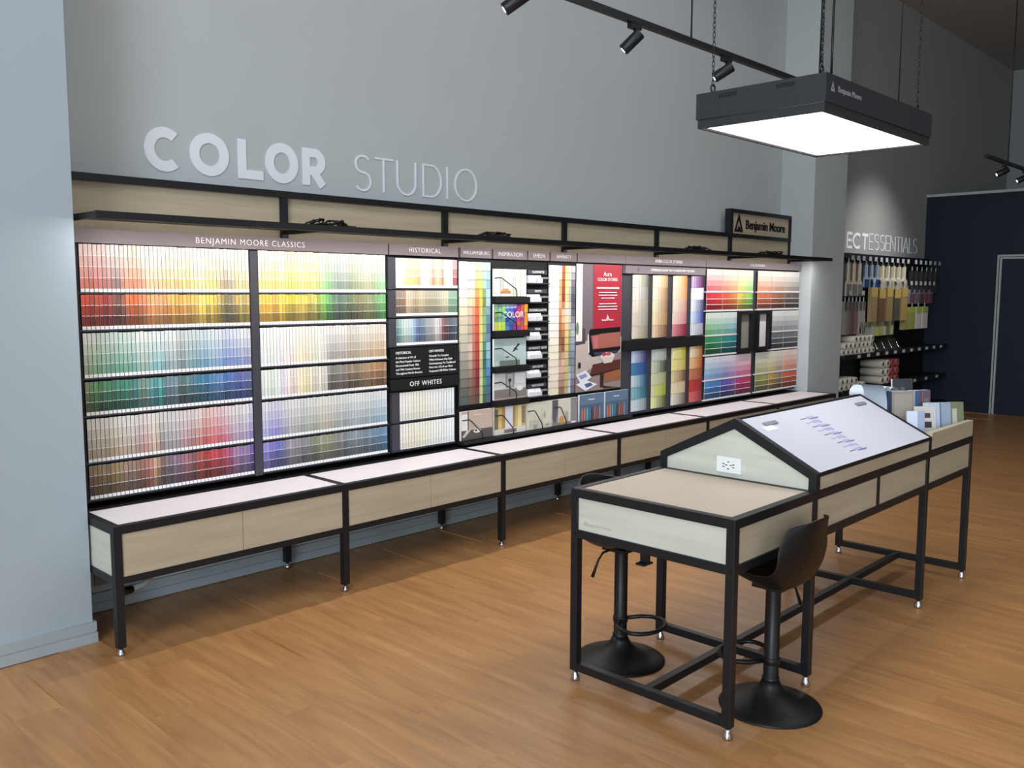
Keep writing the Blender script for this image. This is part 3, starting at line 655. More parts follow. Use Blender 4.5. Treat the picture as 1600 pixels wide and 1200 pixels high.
pp([(.31, .44), (.97, .46), (.97, .34), (.36, .33)], (170, 84, 84)); pp([(.5, .45), (.97, .46), (.97, .345), (.5, .34)], (176, 100, 84)); pp([(.35, .43), (.48, .44), (.48, .34), (.38, .335)], (196, 110, 116)); pp([(.36, .305), (.95, .31), (.9, .285), (.42, .275)], (60, 62, 90))
pp([(.30, .13), (.98, .16), (.98, .235), (.36, .21)], (96, 50, 44)); pp([(.30, .13), (.98, .16), (.98, .145), (.3, .115)], (58, 30, 28)); pr(.52, .60, .02, .14, (66, 40, 38)); pp([(.52, .03), (.6, .03), (.98, -.0), (.6, .01)], (66, 40, 38)); pp([(.60, .13), (.98, .155), (.98, .07), (.62, .06)], (160, 96, 56))
pe(.68, .265, .16, .035, (226, 214, 206)); pp([(.53, .26), (.83, .26), (.78, .215), (.6, .21)], (214, 200, 192)); pe(.6, .285, .05, .015, (196, 60, 56)); pe(.7, .285, .06, .014, (206, 90, 80))
pp([(.0, .14), (.2, .17), (.33, .11), (.1, .06)], (224, 226, 234)); pp([(.05, .13), (.2, .145), (.24, .12), (.1, .1)], (140, 150, 180)); pp([(0, .065), (.22, .09), (.45, .05), (.2, .005)], (226, 228, 236)); pp([(.17, .06), (.3, .07), (.36, .045), (.22, .03)], (80, 100, 140)); pr(.04, .09, .19, .235, (36, 32, 36))
mb.build('print', M['cover'], pt)
text('Aura', .052, (px0+.66*PW, YB-.017, pz0+.925*PH), M['white_ink'], pt, ext=.0004); text('COLOR STORIES', .034, (px0+.66*PW, YB-.017, pz0+.882*PH), M['white_ink'], pt, ext=.0004)
lm = MB()
for z, wd, hh in ((.815, .50, .012), (.78, .40, .006), (.758, .42, .006), (.735, .30, .006), (.69, .38, .006), (.668, .44, .006), (.645, .42, .006)):
    lm.box(px0+(.67-wd/2)*PW, px0+(.67+wd/2)*PW, YB-.0172, YB-.016, pz0+z*PH-hh/2, pz0+z*PH+hh/2)
lm.build('text_lines', M['white_ink'], pt); emblem(px0+.67*PW, pz0+.585*PH, .03, YB-.016, pt, M['white_ink'], 0, ext=.0006); text('Benjamin Moore', .022, (px0+.67*PW, YB-.017, pz0+.56*PH), M['white_ink'], pt, ext=.0004)

# --- lower row of booklets
lr = thing('booklet_ledge', 'low black ledge holding a row of booklets below the chip racks and poster', 'rack', (4.86, 4.34, .61))
B(3.944, 5.722, YB+.002, 4.39, .606, .834).build('back_panel', M['black'], lr); MB().box(3.944, 5.722, YR-.050, YB, .600, .618).box(5.722, 5.800, YR-.050, YR-.014, .600, .618).build('ledge', M['black'], lr)
gb = 'booklets on the low ledge'
def leaf(cx, cz, c): return [('e', cx, cz, .04, .09, c)]
bk = [(3.955, 4.245, .622, .815, (192, 168, 150), [('r', 0, .2, .3, .9, (226, 222, 214)), ('r', .2, .23, .3, 1, (70, 50, 44)), ('r', 0, 1, 0, .34, (84, 80, 76)), ('p', [(.1, .1), (.3, .34), (.16, .34), (.02, .12)], (200, 190, 176)), ('e', .5, .28, .12, .07, (230, 226, 222)), ('r', .36, .66, .84, .86, (230, 224, 216)), ('e', .46, .3, .04, .03, (40, 36, 36))], 'taupe room booklet, leftmost on the low ledge'),
      (4.262, 4.575, .622, .822, (206, 180, 110), [('r', 0, .12, 0, .9, (120, 104, 74)), ('r', .24, .34, .1, 1, (186, 140, 60)), ('r', .34, .58, .2, 1, (216, 220, 232)), ('r', .58, .66, .1, 1, (180, 134, 60)), ('r', .74, .86, .1, 1, (226, 210, 150)), ('r', .88, .98, .3, .9, (140, 124, 90)), ('r', 0, 1, 0, .2, (210, 204, 196)), ('r', .3, .7, .04, .16, (120, 110, 106))], 'golden curtain booklet, second on the low ledge'),
      (4.592, 4.850, .622, .815, (206, 202, 180), [('r', .1, .5, .1, .35, (190, 186, 166)), ('r', .12, .13, .1, .4, (140, 136, 116)), ('r', .3, .31, .12, .5, (150, 146, 126)), ('r', .6, .62, .2, .8, (176, 172, 150)), ('e', .72, .5, .05, .14, (160, 164, 130)), ('r', .75, .9, .1, .14, (140, 130, 110)), ('r', .25, .4, .02, .18, (160, 156, 140))], 'pale sage sketch booklet, third on the low ledge'),
      (4.862, 5.150, .622, .815, (140, 132, 134), [('r', .22, .72, .1, 1, (206, 200, 184)), ('p', [(0, 1), (.22, 1), (.22, .5), (.1, .1), (0, .3)], (96, 90, 94)), ('e', .36, .2, .1, .16, (210, 150, 70)), ('r', .5, .62, .1, .5, (170, 160, 136)), ('r', .74, .92, .02, .10, (226, 226, 226))], 'grey pillar booklet, fourth on the low ledge')]
for x0, x1, z0, z1, c, art, lab in bk: brochure(x0, x1, z0, z1, c, art, lab, gb)
for j, (x0, x1) in enumerate(((5.175, 5.470), (5.490, 5.785))):
    art = [('r', 0, 1, .62, 1, (96, 122, 148)), ('r', .35, .6, .78, .82, (200, 210, 220))]
    for q, c in enumerate(((206, 110, 70), (210, 120, 80), (90, 170, 190), (60, 130, 150), (60, 70, 70), (190, 90, 70), (170, 80, 60), (130, 140, 140))):
        art += [('e', .1+q*.1, .36, .032, .16, c), ('r', .068+q*.1, .132+q*.1, .02, .34, c)]
    brochure(x0, x1, .622, .825, (76, 102, 130), art, f"blue booklet with colourful chairs, {('left', 'right')[j]} of the matching pair on low ledge", gb)
for x0, x1, z0 in ((3.965, 4.13, .612), (4.275, 4.43, .612), (4.60, 4.73, .612), (4.88, 4.995, .612)): wire(lr, x0, x1, z0, z0+.15, y=YR-.036)

# --- story strips (eight fans of chips)
ar = thing('story_rack', 'charcoal rack with eight columns of fanned chips under AURA COLOR STORIES header', 'rack', (6.33, 4.34, .61))
B(5.728, 6.92, YB, 4.39, .606, HB).build('back_panel', M['charcoal'], ar)
header(ar, 5.726, 6.905, '', .03); header(pt, 5.140, 5.724, '', .03)
text('AURA COLOR STORIES', .036, (6.33, YR-.013, (HB+HT)/2), M['white_ink'], ar, space=1.1)
sbn = B(5.728, 6.90, YR-.012, YB, 1.750, 1.812).build('banner', M['header'], ar)
text('EXPERIENCE COLOR THAT CHANGES WITH THE LIGHT', .026, (6.40, YR-.013, 1.782), M['white_ink'], sbn)
text('A', .05, (5.90, YR-.013, 1.782), M['violet'], sbn)
B(5.728, 6.92, YR-.010, YB, 1.135, 1.215).build('cross_rail', M['black'], ar)
ACOL = {0: [((236, 232, 214), (120, 112, 104)), ((226, 222, 206), (140, 134, 124)), ((222, 212, 194), (150, 142, 130)), ((214, 206, 190), (150, 142, 128)), ((216, 208, 186), (140, 130, 112))],
        1: [((248, 236, 206), (190, 150, 100)), ((246, 230, 196), (160, 120, 80)), ((240, 220, 184), (150, 110, 76)), ((236, 214, 172), (170, 124, 72)), ((228, 200, 164), (130, 84, 52))],
        2: [((250, 232, 206), (222, 128, 60)), ((248, 222, 190), (220, 140, 90)), ((236, 216, 196), (190, 140, 120)), ((236, 206, 194), (200, 120, 120)), ((214, 130, 140), (140, 36, 60))],
        3: [((196, 160, 206), (76, 24, 66)), ((246, 244, 240), (206, 200, 206)), ((222, 226, 240), (84, 80, 130)), ((200, 220, 240), (64, 76, 170)), ((214, 216, 222), (160, 160, 172))],
        4: [((186, 200, 224), (44, 56, 96)), ((70, 130, 180), (30, 70, 130)), ((186, 210, 216), (44, 90, 126)), ((120, 180, 184), (40, 96, 116)), ((206, 214, 224), (120, 140, 150))],
        5: [((190, 200, 190), (150, 160, 150)), ((196, 206, 180), (70, 74, 60)), ((206, 210, 170), (150, 160, 110)), ((210, 214, 150), (150, 170, 40)), ((226, 228, 160), (84, 84, 44))],
        6: [((232, 226, 160), (180, 168, 50)), ((236, 226, 150), (196, 176, 70)), ((226, 206, 150), (130, 92, 56)), ((230, 216, 180), (200, 170, 120)), ((226, 218, 200), (120, 104, 90))],
        7: [((240, 216, 180), (176, 104, 56)), ((232, 186, 130), (190, 90, 40)), ((206, 120, 84), (150, 76, 50)), ((206, 60, 48), (150, 36, 44)), ((226, 100, 96), (150, 50, 66))]}
AX = [5.855, 6.135, 6.430, 6.712]
for c8 in range(8):
    x0 = AX[c8 % 4]; wd = .205 if c8 % 4 < 3 else .19
    zt, zb = (1.742, 1.225) if c8 < 4 else (1.128, .632)
    h = (zt-zb)/5
    for r in range(5):
        la, da = ACOL[c8][r]
        for s in range(6):
            c = jit(mixc(la, da, (s/5)**1.1), 6); ww = wd/6*(1.08 if s < 4 else .86)
            xx = x0+sum(wd/6*(1.08 if q < 4 else .86) for q in range(s))
            put(chip(xx+.0005, xx+ww-.0008, zt-(r+1)*h+.001*s*.3, zt-r*h+.0008*s, c, y=YR+.004-.003*sin(pi*(s+.5)/6)), 'story_chip', M['card'],
                f"{cname(c)} chip, {ordw(s+1)} across, {ordw(r+1)} row, {ordw(c8 % 4+1)} column, {'upper' if c8 < 4 else 'lower'} block of AURA rack", 'paint chip', f"{'upper' if c8 < 4 else 'lower'} block of fanned chips in AURA rack")

# --- colour preview
cp = thing('preview_rack', 'brilliant colour preview rack with white dividers at the far right end of wall', 'rack', (7.83, 4.34, .61))
B(6.925, 8.735, YB, 4.39, .606, HB).build('back_panel', M['charcoal'], cp)
header(cp, 6.912, 8.735, 'COLOR PREVIEW', .034, sp=1.1)
CPX = [(6.945, 7.21), (7.22, 7.48), (7.49, 7.765), (7.86, 8.12), (8.13, 8.40), (8.41, 8.72)]
CPR = [(1.812, 1.610, 0), (1.598, 1.440, 1), (1.422, 1.216, 0), (1.204, 1.040, 1), (1.022, .812, 0), (.800, .636, 1)]
CPP = [[((206, 44, 70), (226, 60, 50)), ((228, 70, 50), (236, 140, 60)), ((240, 190, 50), (96, 190, 80)), ((214, 100, 64), (190, 100, 70)), ((170, 96, 70), (130, 90, 60)), ((120, 96, 84), (90, 86, 84))],
       [((44, 140, 64), (50, 140, 110)), ((44, 140, 120), (40, 120, 140)), None, None, ((116, 116, 124), (100, 104, 112)), ((104, 108, 116), (120, 118, 118))],
       [((70, 140, 200), (60, 110, 190)), ((66, 90, 180), (150, 80, 160)), ((180, 60, 130), (200, 50, 84)), ((140, 150, 80), (160, 156, 80)), ((206, 160, 60), (130, 116, 110)), ((226, 116, 70), (200, 80, 60))]]
for rr, (zt, zb, dk) in enumerate(CPR):
    for (a, b) in ((6.935, 7.775), (7.85, 8.73)):
        if rr // 2 == 1:
            a, b = (6.935, 7.485) if a < 7.5 else (8.125, 8.73)
        B(a, b, YR-.0045, YB, zb-.011, zb-.001).build('white_ledge', M['white'], cp)
    for ci, (a, b) in enumerate(CPX):
        pl = CPP[rr//2][ci]
        if pl is None: continue
        mb = MB(); n = 9; w8 = (b-a)/n
        for i in range(n):
            base = jit(mixc(pl[0], pl[1], (i+.5)/n), 9)
            br = [mixc(base, WH, t) for t in (.82, .68, .5, .3)] if not dk else [base, tuple(v*.78 for v in base), tuple(v*.56 for v in base)]
            sm = strip_mesh(a+(i+.5)*w8, w8*.94, zb, zt-.004, br, tabh=.004, gap=.004 if dk else .0008)
            nv = len(mb.v); mb.v += sm.v
            for f, c in zip(sm.f, sm.c): mb.face(tuple(k+nv for k in f), c)
        tag(mb.build('colour_chips', M['card']), f"{cname(mixc(pl[0], pl[1], .5))} {('light', 'deep')[dk]} chip bundle, {ordw(ci+1)} column, {rowname[rr]} of the COLOR PREVIEW rack", 'paint chips', 'chip bundles of the COLOR PREVIEW rack', 'stuff')
for (a, b) in ((7.49, 7.775), (7.835, 8.11)):
    MB().box(a, a+.03, YR-.03, YB, 1.045, 1.425).box(b-.05, b, YR-.03, YB, 1.045, 1.425).box(a+.03, b-.05, YR-.03, YB, 1.045, 1.075).box(a+.03, b-.05, YR-.03, YB, 1.395, 1.425).build('pane_frame', M['black'], cp)
    B(a+.03, b-.05, YB-.012, YB-.002, 1.075, 1.395).build('pane', M['pane' if a < 7.6 else 'white'], cp)

# ------------------------------------------------------------------ benches under the racks
ZT = .583; YF = 3.862; bordn = ['leftmost bench, with wood end panel', 'second bench from the left', 'third bench from the left', 'fourth bench from the left', 'fifth bench from the left', 'rightmost bench beside the pillar']
for k in range(6):
    x0, x1 = BX[k]-.025, BX[k+1]-.025
    bn = thing('display_bench', f"{bordn[k]}, white top and pale drawers on black legs", 'bench', ((x0+x1)/2, 4.15, 0), 'benches below the colour racks')
    B(x0+.036, x1, YF+.036, 4.235, ZT-.03, ZT-.003).build('bench_top', M['white'], bn)
    B(x0, x1, YF, YF+.036, ZT-.036, ZT).build('front_rail', M['metal'], bn)
    B(x0, x0+.036, YF+.036, 4.47, ZT-.036, ZT).build('side_rail', M['metal'], bn)
    if k == 5: B(x1, x1+.036, YF, 4.155, ZT-.036, ZT).build('side_rail', M['metal'], bn)
    B(x0+.036, x1, 4.235, 4.47, ZT-.034, ZT-.002).build('back_strip', M['black'], bn)
    B(x0+.036, x1, YF+.002, YF+.034, .322, .352).build('lower_rail', M['metal'], bn)
    B(x0, x0+.036, YF+.036, 4.47, .322, .352).build('lower_side_rail', M['metal'], bn)
    xm = (x0+x1)/2+.018
    for (a, b) in ((x0+.038, xm-.0015), (xm+.0015, x1-.002)):
        B(a, b, YF+.006, YF+.022, .353, ZT-.037).build('drawer_front', M['wood'], bn)
    if k == 0: B(x0+.008, x0+.024, YF+.06, 4.40, .353, ZT-.037).build('end_panel', M['wood_lit'], bn)
    B(x0+.037, x1-.001, 4.40, 4.41, .353, ZT-.037).build('back_board', M['charcoal'], bn); B(x0+.037, x1-.001, YF+.025, 4.40, .340, .350).build('bottom_board', M['charcoal'], bn)
    legs = [(x0, YF), (x0, 4.434)] + ([(x1, YF), (x1, 4.434 if k < 5 else 4.12)] if k == 5 else [])
    for (lx, ly) in legs:
        lg = B(lx, lx+.036, ly, ly+.036, .036, ZT-.037).build('leg', M['metal'], bn)
        MB().lathe([(.017, 0), (.018, .006), (.015, .014), (.010, .022), (.008, .036)], lx+.018, ly+.018, 16).build('foot', M['chrome'], lg)

# items under the first bench
ol = thing('wall_outlet', 'dim outlet plate on the wall beneath the leftmost bench', 'outlet', (1.75, YW, .2))
B(1.68, 1.80, YW-.010, YW, .13, .25).build('plate', M['grey_plastic'], ol, bevel=.002); MB().box(1.715, 1.73, YW-.013, YW-.010, .19, .215).box(1.745, 1.76, YW-.013, YW-.010, .19, .215).build('slot', M['black'], ol)
cb = thing('power_lead', 'black and grey power lead hanging below the leftmost bench drawer', 'cable', (1.68, 4.0, .322))
MB().tube([(1.585, 3.96, .325), (1.585, 3.965, .270), (1.61, 3.975, .252), (1.645, 3.985, .250)], [.014, .017, .019, .018], 8).build('plug', M['plastic'], cb)
MB().tube([(1.645, 3.985, .250), (1.70, 4.0, .258), (1.745, 4.01, .272)], .014, 8).build('connector', M['tag'], cb)
MB().tube([(1.745, 4.01, .272), (1.77, 4.02, .29), (1.78, 4.03, .32), (1.78, 4.03, .345)], .006, 6).build('cord', M['plastic'], cb)
# ------------------------------------------------------------------ island
XA, XB, XCn, XD = 2.735, 3.385, 4.645, 5.31   # table end, table/peak, peak/tray, tray end
Y0, Y1 = 1.548, 2.295; T = .034; YC = (Y0+Y1)/2
isl = thing('consultation_island', 'long black framed island with desk, peaked white display and brochure tray', 'table', (4.0, YC, 0))
def feet(leg, x, y): MB().lathe([(.018, 0), (.019, .008), (.016, .018), (.011, .03), (.008, .045)], x, y, 16).build('foot', M['chrome'], leg)
for X in (XA, XB-T, XCn-T, XD-T):
    for Y in (Y0, Y1-T):
        lg = B(X, X+T, Y, Y+T, .045, .776).build('leg', M['metal'], isl, bevel=.0015); feet(lg, X+T/2, Y+T/2)
    B(X+.001, X+T-.001, Y0+T, Y1-T, .046, .080).build('floor_rail', M['metal'], isl, bevel=.0015)
    for z in ((.609, .643), (.776, .812)): B(X+(.0 if z[0] > .7 else .001), X+T-(.0 if z[0] > .7 else .001), Y0+T, Y1-T, *z).build('cross_rail', M['metal'], isl, bevel=.0015)
B(XA+T, XD-T, YC-T/2, YC+T/2, .0465, .0795).build('stretcher', M['metal'], isl, bevel=.0015)
for Y in (Y0, Y1-T):
    B(XA, XD, Y, Y+T, .776, .812).build('top_rail', M['metal'], isl, bevel=.0015)
    for (a, b) in ((XA+T, XB-T), (XB, XCn-T), (XCn, XD-T)): B(a, b, Y+.001, Y+T-.001, .609, .643).build('apron_rail', M['metal'], isl, bevel=.0015)
    yp = (Y+.008, Y+.022)
    for (a, b) in ((XA+T, XB-T), (XB, 3.998), (4.022, XCn-T), (XCn, XD-T)): B(a+.0005, b-.0005, *yp, .6435, .7755).build('apron_panel', M['wood'], isl)
    B(3.998, 4.022, Y+.003, Y+T-.003, .643, .776).build('mullion', M['metal'], isl)
ep = B(XA+.008, XA+.022, Y0+T+.0005, Y1-T-.0005, .6435, .7755).build('end_panel', M['wood_lit'], isl)
emblem(2.228, .676, .018, XA+.008, ep, M['faint_ink'], 0, face='-x', ext=.0006)
text('Benjamin Moore', .019, (XA+.0075, 2.160, .673), M['faint_ink'], ep, face='-x', ext=.0003)
for (yy_, zz) in ((Y0+.017, .794), (Y0+.017, .626), (Y1-.017, .794), (Y1-.017, .626)):
    MB().tube([(XA, yy_, zz), (XA-.003, yy_, zz)], .007, 12).build('bolt', M['metal'], isl)
B(XA+T+.0005, XB-.002, Y0+T+.0005, Y1-T-.0005, .790, .8095).build('desk_top', M['top'], isl)
# peaked display
ZE, ZR = .882, 1.070
gp = [(Y0+.002, .812), (Y1-.002, .812), (Y1-.002, ZE-.02), (YC, ZR-.03), (Y0+.002, ZE-.02)]
for X in (XB-.012, XCn-.014): MB().prism([(X, y, z) for y, z in gp], (.014, 0, 0)).build('gable_panel', M['wood_lit'], isl)
def gable_frame(X, wd):
    t = .040; o = [(Y0, .812), (Y0, ZE), (YC, ZR), (Y1, ZE), (Y1, .812)]; i_ = [(Y0+.034, .812), (Y0+.034, ZE-.022), (YC, ZR-.046), (Y1-.034, ZE-.022), (Y1-.034, .812)]
    mb = MB()
    for a in range(4): mb.prism([(X, *o[a]), (X, *o[a+1]), (X, *i_[a+1]), (X, *i_[a])], (wd, 0, 0))
    return mb.build('gable_frame', M['metal'], isl)
gable_frame(XB-.020, .034); gable_frame(XCn-.020, .034)
for Y, s in ((Y0, 1), (Y1, -1)):
    a, b = (Y+.003, Y+.018) if s > 0 else (Y-.018, Y-.003)
    B(XB+.014, XCn-.020, a, b, .8125, .866).build('fascia_panel', M['wood'], isl)
    a, b = (Y, Y+.03) if s > 0 else (Y-.03, Y)
    B(XB+.014, XCn-.020, a, b, .8665, .884).build('eave_rail', M['metal'], isl)
B(XB+.014, XCn-.020, YC-.008, YC+.008, ZR-.022, ZR).build('ridge_rail', M['metal'], isl)
sl = (ZR-ZE)/(YC-Y0)
def on(y, d=0.): return ZE+sl*(y-Y0)+d
nrm = Vector((0, -sl, 1)).normalized()
MB().prism([(XB+.0145, Y0+.006, on(Y0+.006, -.014)), (XCn-.0205, Y0+.006, on(Y0+.006, -.014)), (XCn-.0205, YC-.009, on(YC-.009, -.014)), (XB+.0145, YC-.009, on(YC-.009, -.014))], nrm*.013).build('sloped_panel', M['slope'], isl)
MB().prism([(XB+.0145, 2*YC-YC+.009, on(YC-.009, -.014)), (XCn-.0205, YC+.009, on(YC-.009, -.014)), (XCn-.0205, Y1-.006, on(Y0+.006, -.014)), (XB+.0145, Y1-.006, on(Y0+.006, -.014))], Vector((0, sl, 1)).normalized()*.013).build('sloped_panel', M['slope'], isl)
def sp3(x, y, d): p = Vector((x, y, on(y, .001)))+nrm*d; return tuple(p)
def slab(mb, x0, x1, y0, y1, d0=0.0, d1=.001): mb.prism([sp3(x0, y0, d0), sp3(x1, y0, d0), sp3(x1, y1, d0), sp3(x0, y1, d0)], nrm*(d1-d0)); return mb
for cx in (3.545, 4.495):
    slab(MB(), cx-.055, cx+.055, 1.842, 1.860, .0005, .006).build('panel_clip', M['grey_plastic'], isl)
slab(MB(), 3.455, 3.545, 1.812, 1.842, .0003, .0012).build('clip_label', M['plate'], isl)
g1, g2 = MB(), MB(); rg = random.Random(3)
for q in range(9):
    y = 1.835-q*.029
    slab(g1 if q % 2 else g2, 3.80+.012*rg.random(), 3.86, y, y+.004, .0003, .0009); slab(g1, 3.87, 3.91+.03*rg.random(), y-.006, y+.010, .0003, .0008)
    if q % 2 == 0: slab(g2, 3.885, 3.965, y-.008, y-.004, .0009, .0014)
    slab(g1, 3.925, 3.94, y-.012, y+.006, .0003, .0008)
g1.build('printed_graphic', M['lav'], isl); g2.build('printed_graphic', M['violet'], isl)
op = B(XB-.026, XB-.020+.0079, 1.884, 2.000, .832, .900).build('outlet_plate', M['plate'], isl, bevel=.002)
mb = MB()
for (yy_, zz) in ((1.965, .870), (1.965, .858), (1.918, .870), (1.918, .858), (1.942, .880), (1.942, .850), (1.952, .866), (1.93, .866)): mb.box(XB-.0275, XB-.0255, yy_-.005, yy_+.005, zz-.0016, zz+.0016)
mb.build('socket_slots', M['dark_ink'], op)
# brochure tray
B(XCn+.015, XD-.012, Y0, Y0+.034, .815, .902).build('tray_front', M['wood'], isl, bevel=.001); B(XCn+.015, XD-.012, Y1-.034, Y1, .815, .902).build('tray_back', M['wood'], isl)
B(XD-.012, XD, Y0, Y1, .812, .905).build('tray_end', M['metal'], isl); B(XCn+.015, XD-.012, Y0+.034, Y1-.034, .812, .824).build('tray_floor', M['black'], isl)
mb = MB()
mb.box(2.80, 2.812, 1.955, 1.995, .555, .609).box(2.77, 2.83, 1.955, 1.995, .548, .555); mb.build('under_bracket', M['metal'], isl)

# brochures standing in the tray
def booklet(cx, cy, w_, h_, t_, rz, tilt, base, art, label, z=.826, spine=None):
    t = thing('leaflet', label, 'leaflet', (cx, cy, z), 'leaflets in the island tray'); t.rotation_euler = (tilt, 0, rz); ORG[t.name] = (0, 0, 0)
    B(-w_/2, w_/2, 0, t_, 0, h_, col=(232, 234, 240)).build('pages', M['cover'], t)
    mb = MB().box(-w_/2, w_/2, -.002, 0, 0, h_, col=base); yy = -.0022
    for (a, b, c, d, colr) in art:
        yy -= .0002; mb.quad((-w_/2+a*w_, yy, c*h_), (-w_/2+b*w_, yy, c*h_), (-w_/2+b*w_, yy, d*h_), (-w_/2+a*w_, yy, d*h_), colr)
    if spine: mb.box(-w_/2-.002, -w_/2, -.002, t_, 0, h_, col=spine)
    mb.build('cover', M['cover'], t); return t
def curl(cx, cy, w_, h_, rz, bend, col, inner, label, z=.826):
    t = thing('leaflet', label, 'leaflet', (cx, cy, z), 'leaflets in the island tray'); t.rotation_euler = (0, 0, rz); ORG[t.name] = (0, 0, 0)
    mb = MB(); n = 14
    for k, off in ((0, 0.), (1, .003)):
        P = []
        y, zz, a = off, 0, radians(96)
        for i in range(n+1):
            P.append([(-w_/2, y, zz), (0, y-.004, zz), (w_/2, y, zz)])
            a += radians(bend)/n*(i/n)*2; y -= cos(a)*-h_/n; zz += sin(a)*h_/n
        mb.grid(P, col=col if k == 0 else inner)
    o = mb.build('sheet', M['cover'], t); return t
B(XCn+.02, XD-.016, 1.765, 1.870, .824, .905).build('tray_step', M['black'], isl); B(XCn+.02, XD-.016, 1.870, 2.10, .824, .945).build('tray_step', M['black'], isl)
booklet(5.165, 1.640, .215, .175, .05, radians(-34), radians(-7), (150, 168, 190), [(.0, .3, 0, 1, (186, 200, 222)), (.3, .34, 0, 1, (96, 116, 150)), (.62, 1, 0, 1, (118, 128, 92)), (.66, .8, .2, .8, (190, 186, 170))], 'thick pale blue and green booklet at the tray front right', .828)
booklet(4.985, 1.690, .115, .165, .006, radians(-44), radians(-10), (196, 188, 184), [(.3, .75, .62, .78, (52, 50, 52)), (.3, .8, .3, .5, (40, 38, 40)), (.1, .2, .3, .5, (110, 106, 106)), (.2, .8, .08, .12, (120, 116, 114))], 'pinkish grey leaflet with dark stamped blocks at the tray front', .828)
booklet(4.865, 1.700, .09, .150, .015, radians(-52), radians(-8), (206, 214, 232), [(.6, 1, 0, 1, (150, 166, 196))], 'small pale blue leaflet leaning by the sloped panel corner', .828)
booklet(4.985, 1.815, .135, .160, .045, radians(-36), radians(-4), (150, 140, 124), [(.1, .9, .15, .9, (164, 154, 138))], 'grey beige booklet with white page block in tray middle', .906, spine=(52, 70, 110))
booklet(5.110, 1.792, .05, .155, .04, radians(-36), radians(-4), (58, 88, 128), [(.3, .4, 0, 1, (160, 180, 210))], 'deep blue booklet standing in the tray middle', .906)
booklet(5.205, 1.790, .11, .150, .04, radians(-30), radians(-4), (104, 84, 96), [(.2, .25, 0, 1, (160, 140, 150)), (.5, .53, 0, 1, (150, 130, 140)), (.6, .9, .3, .7, (128, 108, 116))], 'muted plum booklet standing in the tray middle', .906)
curl(4.90, 1.93, .12, .21, radians(-90), 80, (214, 224, 242), (190, 196, 206), 'curling white leaflet beside the sloped panel edge', .946)
curl(5.03, 1.945, .12, .215, radians(-92), 110, (222, 228, 242), (196, 200, 208), 'drooping white leaflet leaning over the grey beige booklet', .946)
curl(5.10, 2.01, .14, .29, radians(-112), 235, (214, 228, 240), (96, 120, 140), 'large white leaflet rolled over blue inside, at tray back', .946)
curl(5.20, 1.945, .13, .28, radians(-110), 240, (220, 226, 238), (130, 130, 100), 'large white leaflet rolled over olive inside, at tray back', .946)
booklet(5.225, 1.905, .13, .165, .012, radians(-34), radians(-6), (56, 60, 64), [(.3, .7, .4, .45, (180, 190, 186)), (.4, .6, .5, .7, (90, 110, 96))], 'dark leaflet with pale diagonal print at the tray back', .946)

# ------------------------------------------------------------------ stools
def make_stool(cx, cy, rz, label, zs):
    t = thing('bar_stool', label, 'stool', (cx, cy, 0), 'black bar stools at the island'); t.rotation_euler = (0, 0, rz); ORG[t.name] = (0, 0, 0)
    MB().lathe([(.195, 0), (.196, .004), (.190, .009), (.150, .020), (.105, .036), (.070, .055), (.050, .072), (.040, .09), (.034, .105)], 0, 0, 48).build('base', M['plastic'], t)
    MB().lathe([(.033, .10), (.033, .118), (.029, .12), (.029, zs-.075), (.029, zs-.052)], 0, 0, 24).build('column', M['plastic'], t)
    zr = .185; P = [(-.030, .02, zr)]+[(-.085, .05, zr), (-.11, .09, zr)]+[(.115*cos(radians(a)), .12+.085*sin(radians(a)), zr) for a in range(170, 9, -16)]+[(.11, .09, zr), (.085, .05, zr), (.030, .02, zr)]
    MB().tube(P, .009, 8).build('foot_ring', M['plastic'], t)
    MB().lathe([(.031, .172), (.033, .176), (.033, .194), (.031, .198)], 0, 0, 24).build('ring_collar', M['plastic'], t)
    MB().box(-.06, .06, -.06, .06, zs-.066, zs-.052).build('seat_plate', M['plastic'], t)
    MB().tube([(.03, -.02, zs-.062), (.09, -.03, zs-.068), (.115, -.035, zs-.095), (.15, -.04, zs-.165)], [.005, .005, .005, .008], 8).build('lever', M['plastic'], t)
    prof = [(.205, -.030, .140), (.190, -.012, .170), (.150, -.012, .190), (.080, -.034, .200), (.0, -.052, .204), (-.065, -.054, .205), (-.112, -.034, .205), (-.142, .010, .204), (-.158, .070, .200), (-.168, .130, .188), (-.176, .180, .166), (-.186, .220, .136), (-.194, .240, .115)]
    rows = []
    for i, (yy_, zz, hw) in enumerate(prof):
        f = i/(len(prof)-1); row = []
        for j in range(-6, 7):
            u = j/6; side = (1-min(1, f*1.6))
            up = .085*abs(u)**2.6*(1 if .1 < f < .75 else .4)*(1 if f < .55 else max(0, 1-(f-.55)*3))
            fw = .060*abs(u)**2.2*max(0, min(1, (f-.45)*3.5))
            row.append((hw*u, yy_+fw, zs+zz+up-(.030*abs(u)**2.5 if f > .95 else 0)))
        rows.append(row)
    o = MB().grid(rows).build('seat_shell', M['plastic'], t)
    so = o.modifiers.new('solid', 'SOLIDIFY'); so.thickness = .009; so.offset = 0
    sd = o.modifiers.new('sub', 'SUBSURF'); sd.levels = 1; sd.render_levels = 2
    return t
make_stool(3.102, 1.583, radians(0), 'black bar stool nearest the camera, tucked under the desk front', .545)
make_stool(3.050, 2.272, radians(180), 'black bar stool on the far side of the desk, facing the camera side', .560)

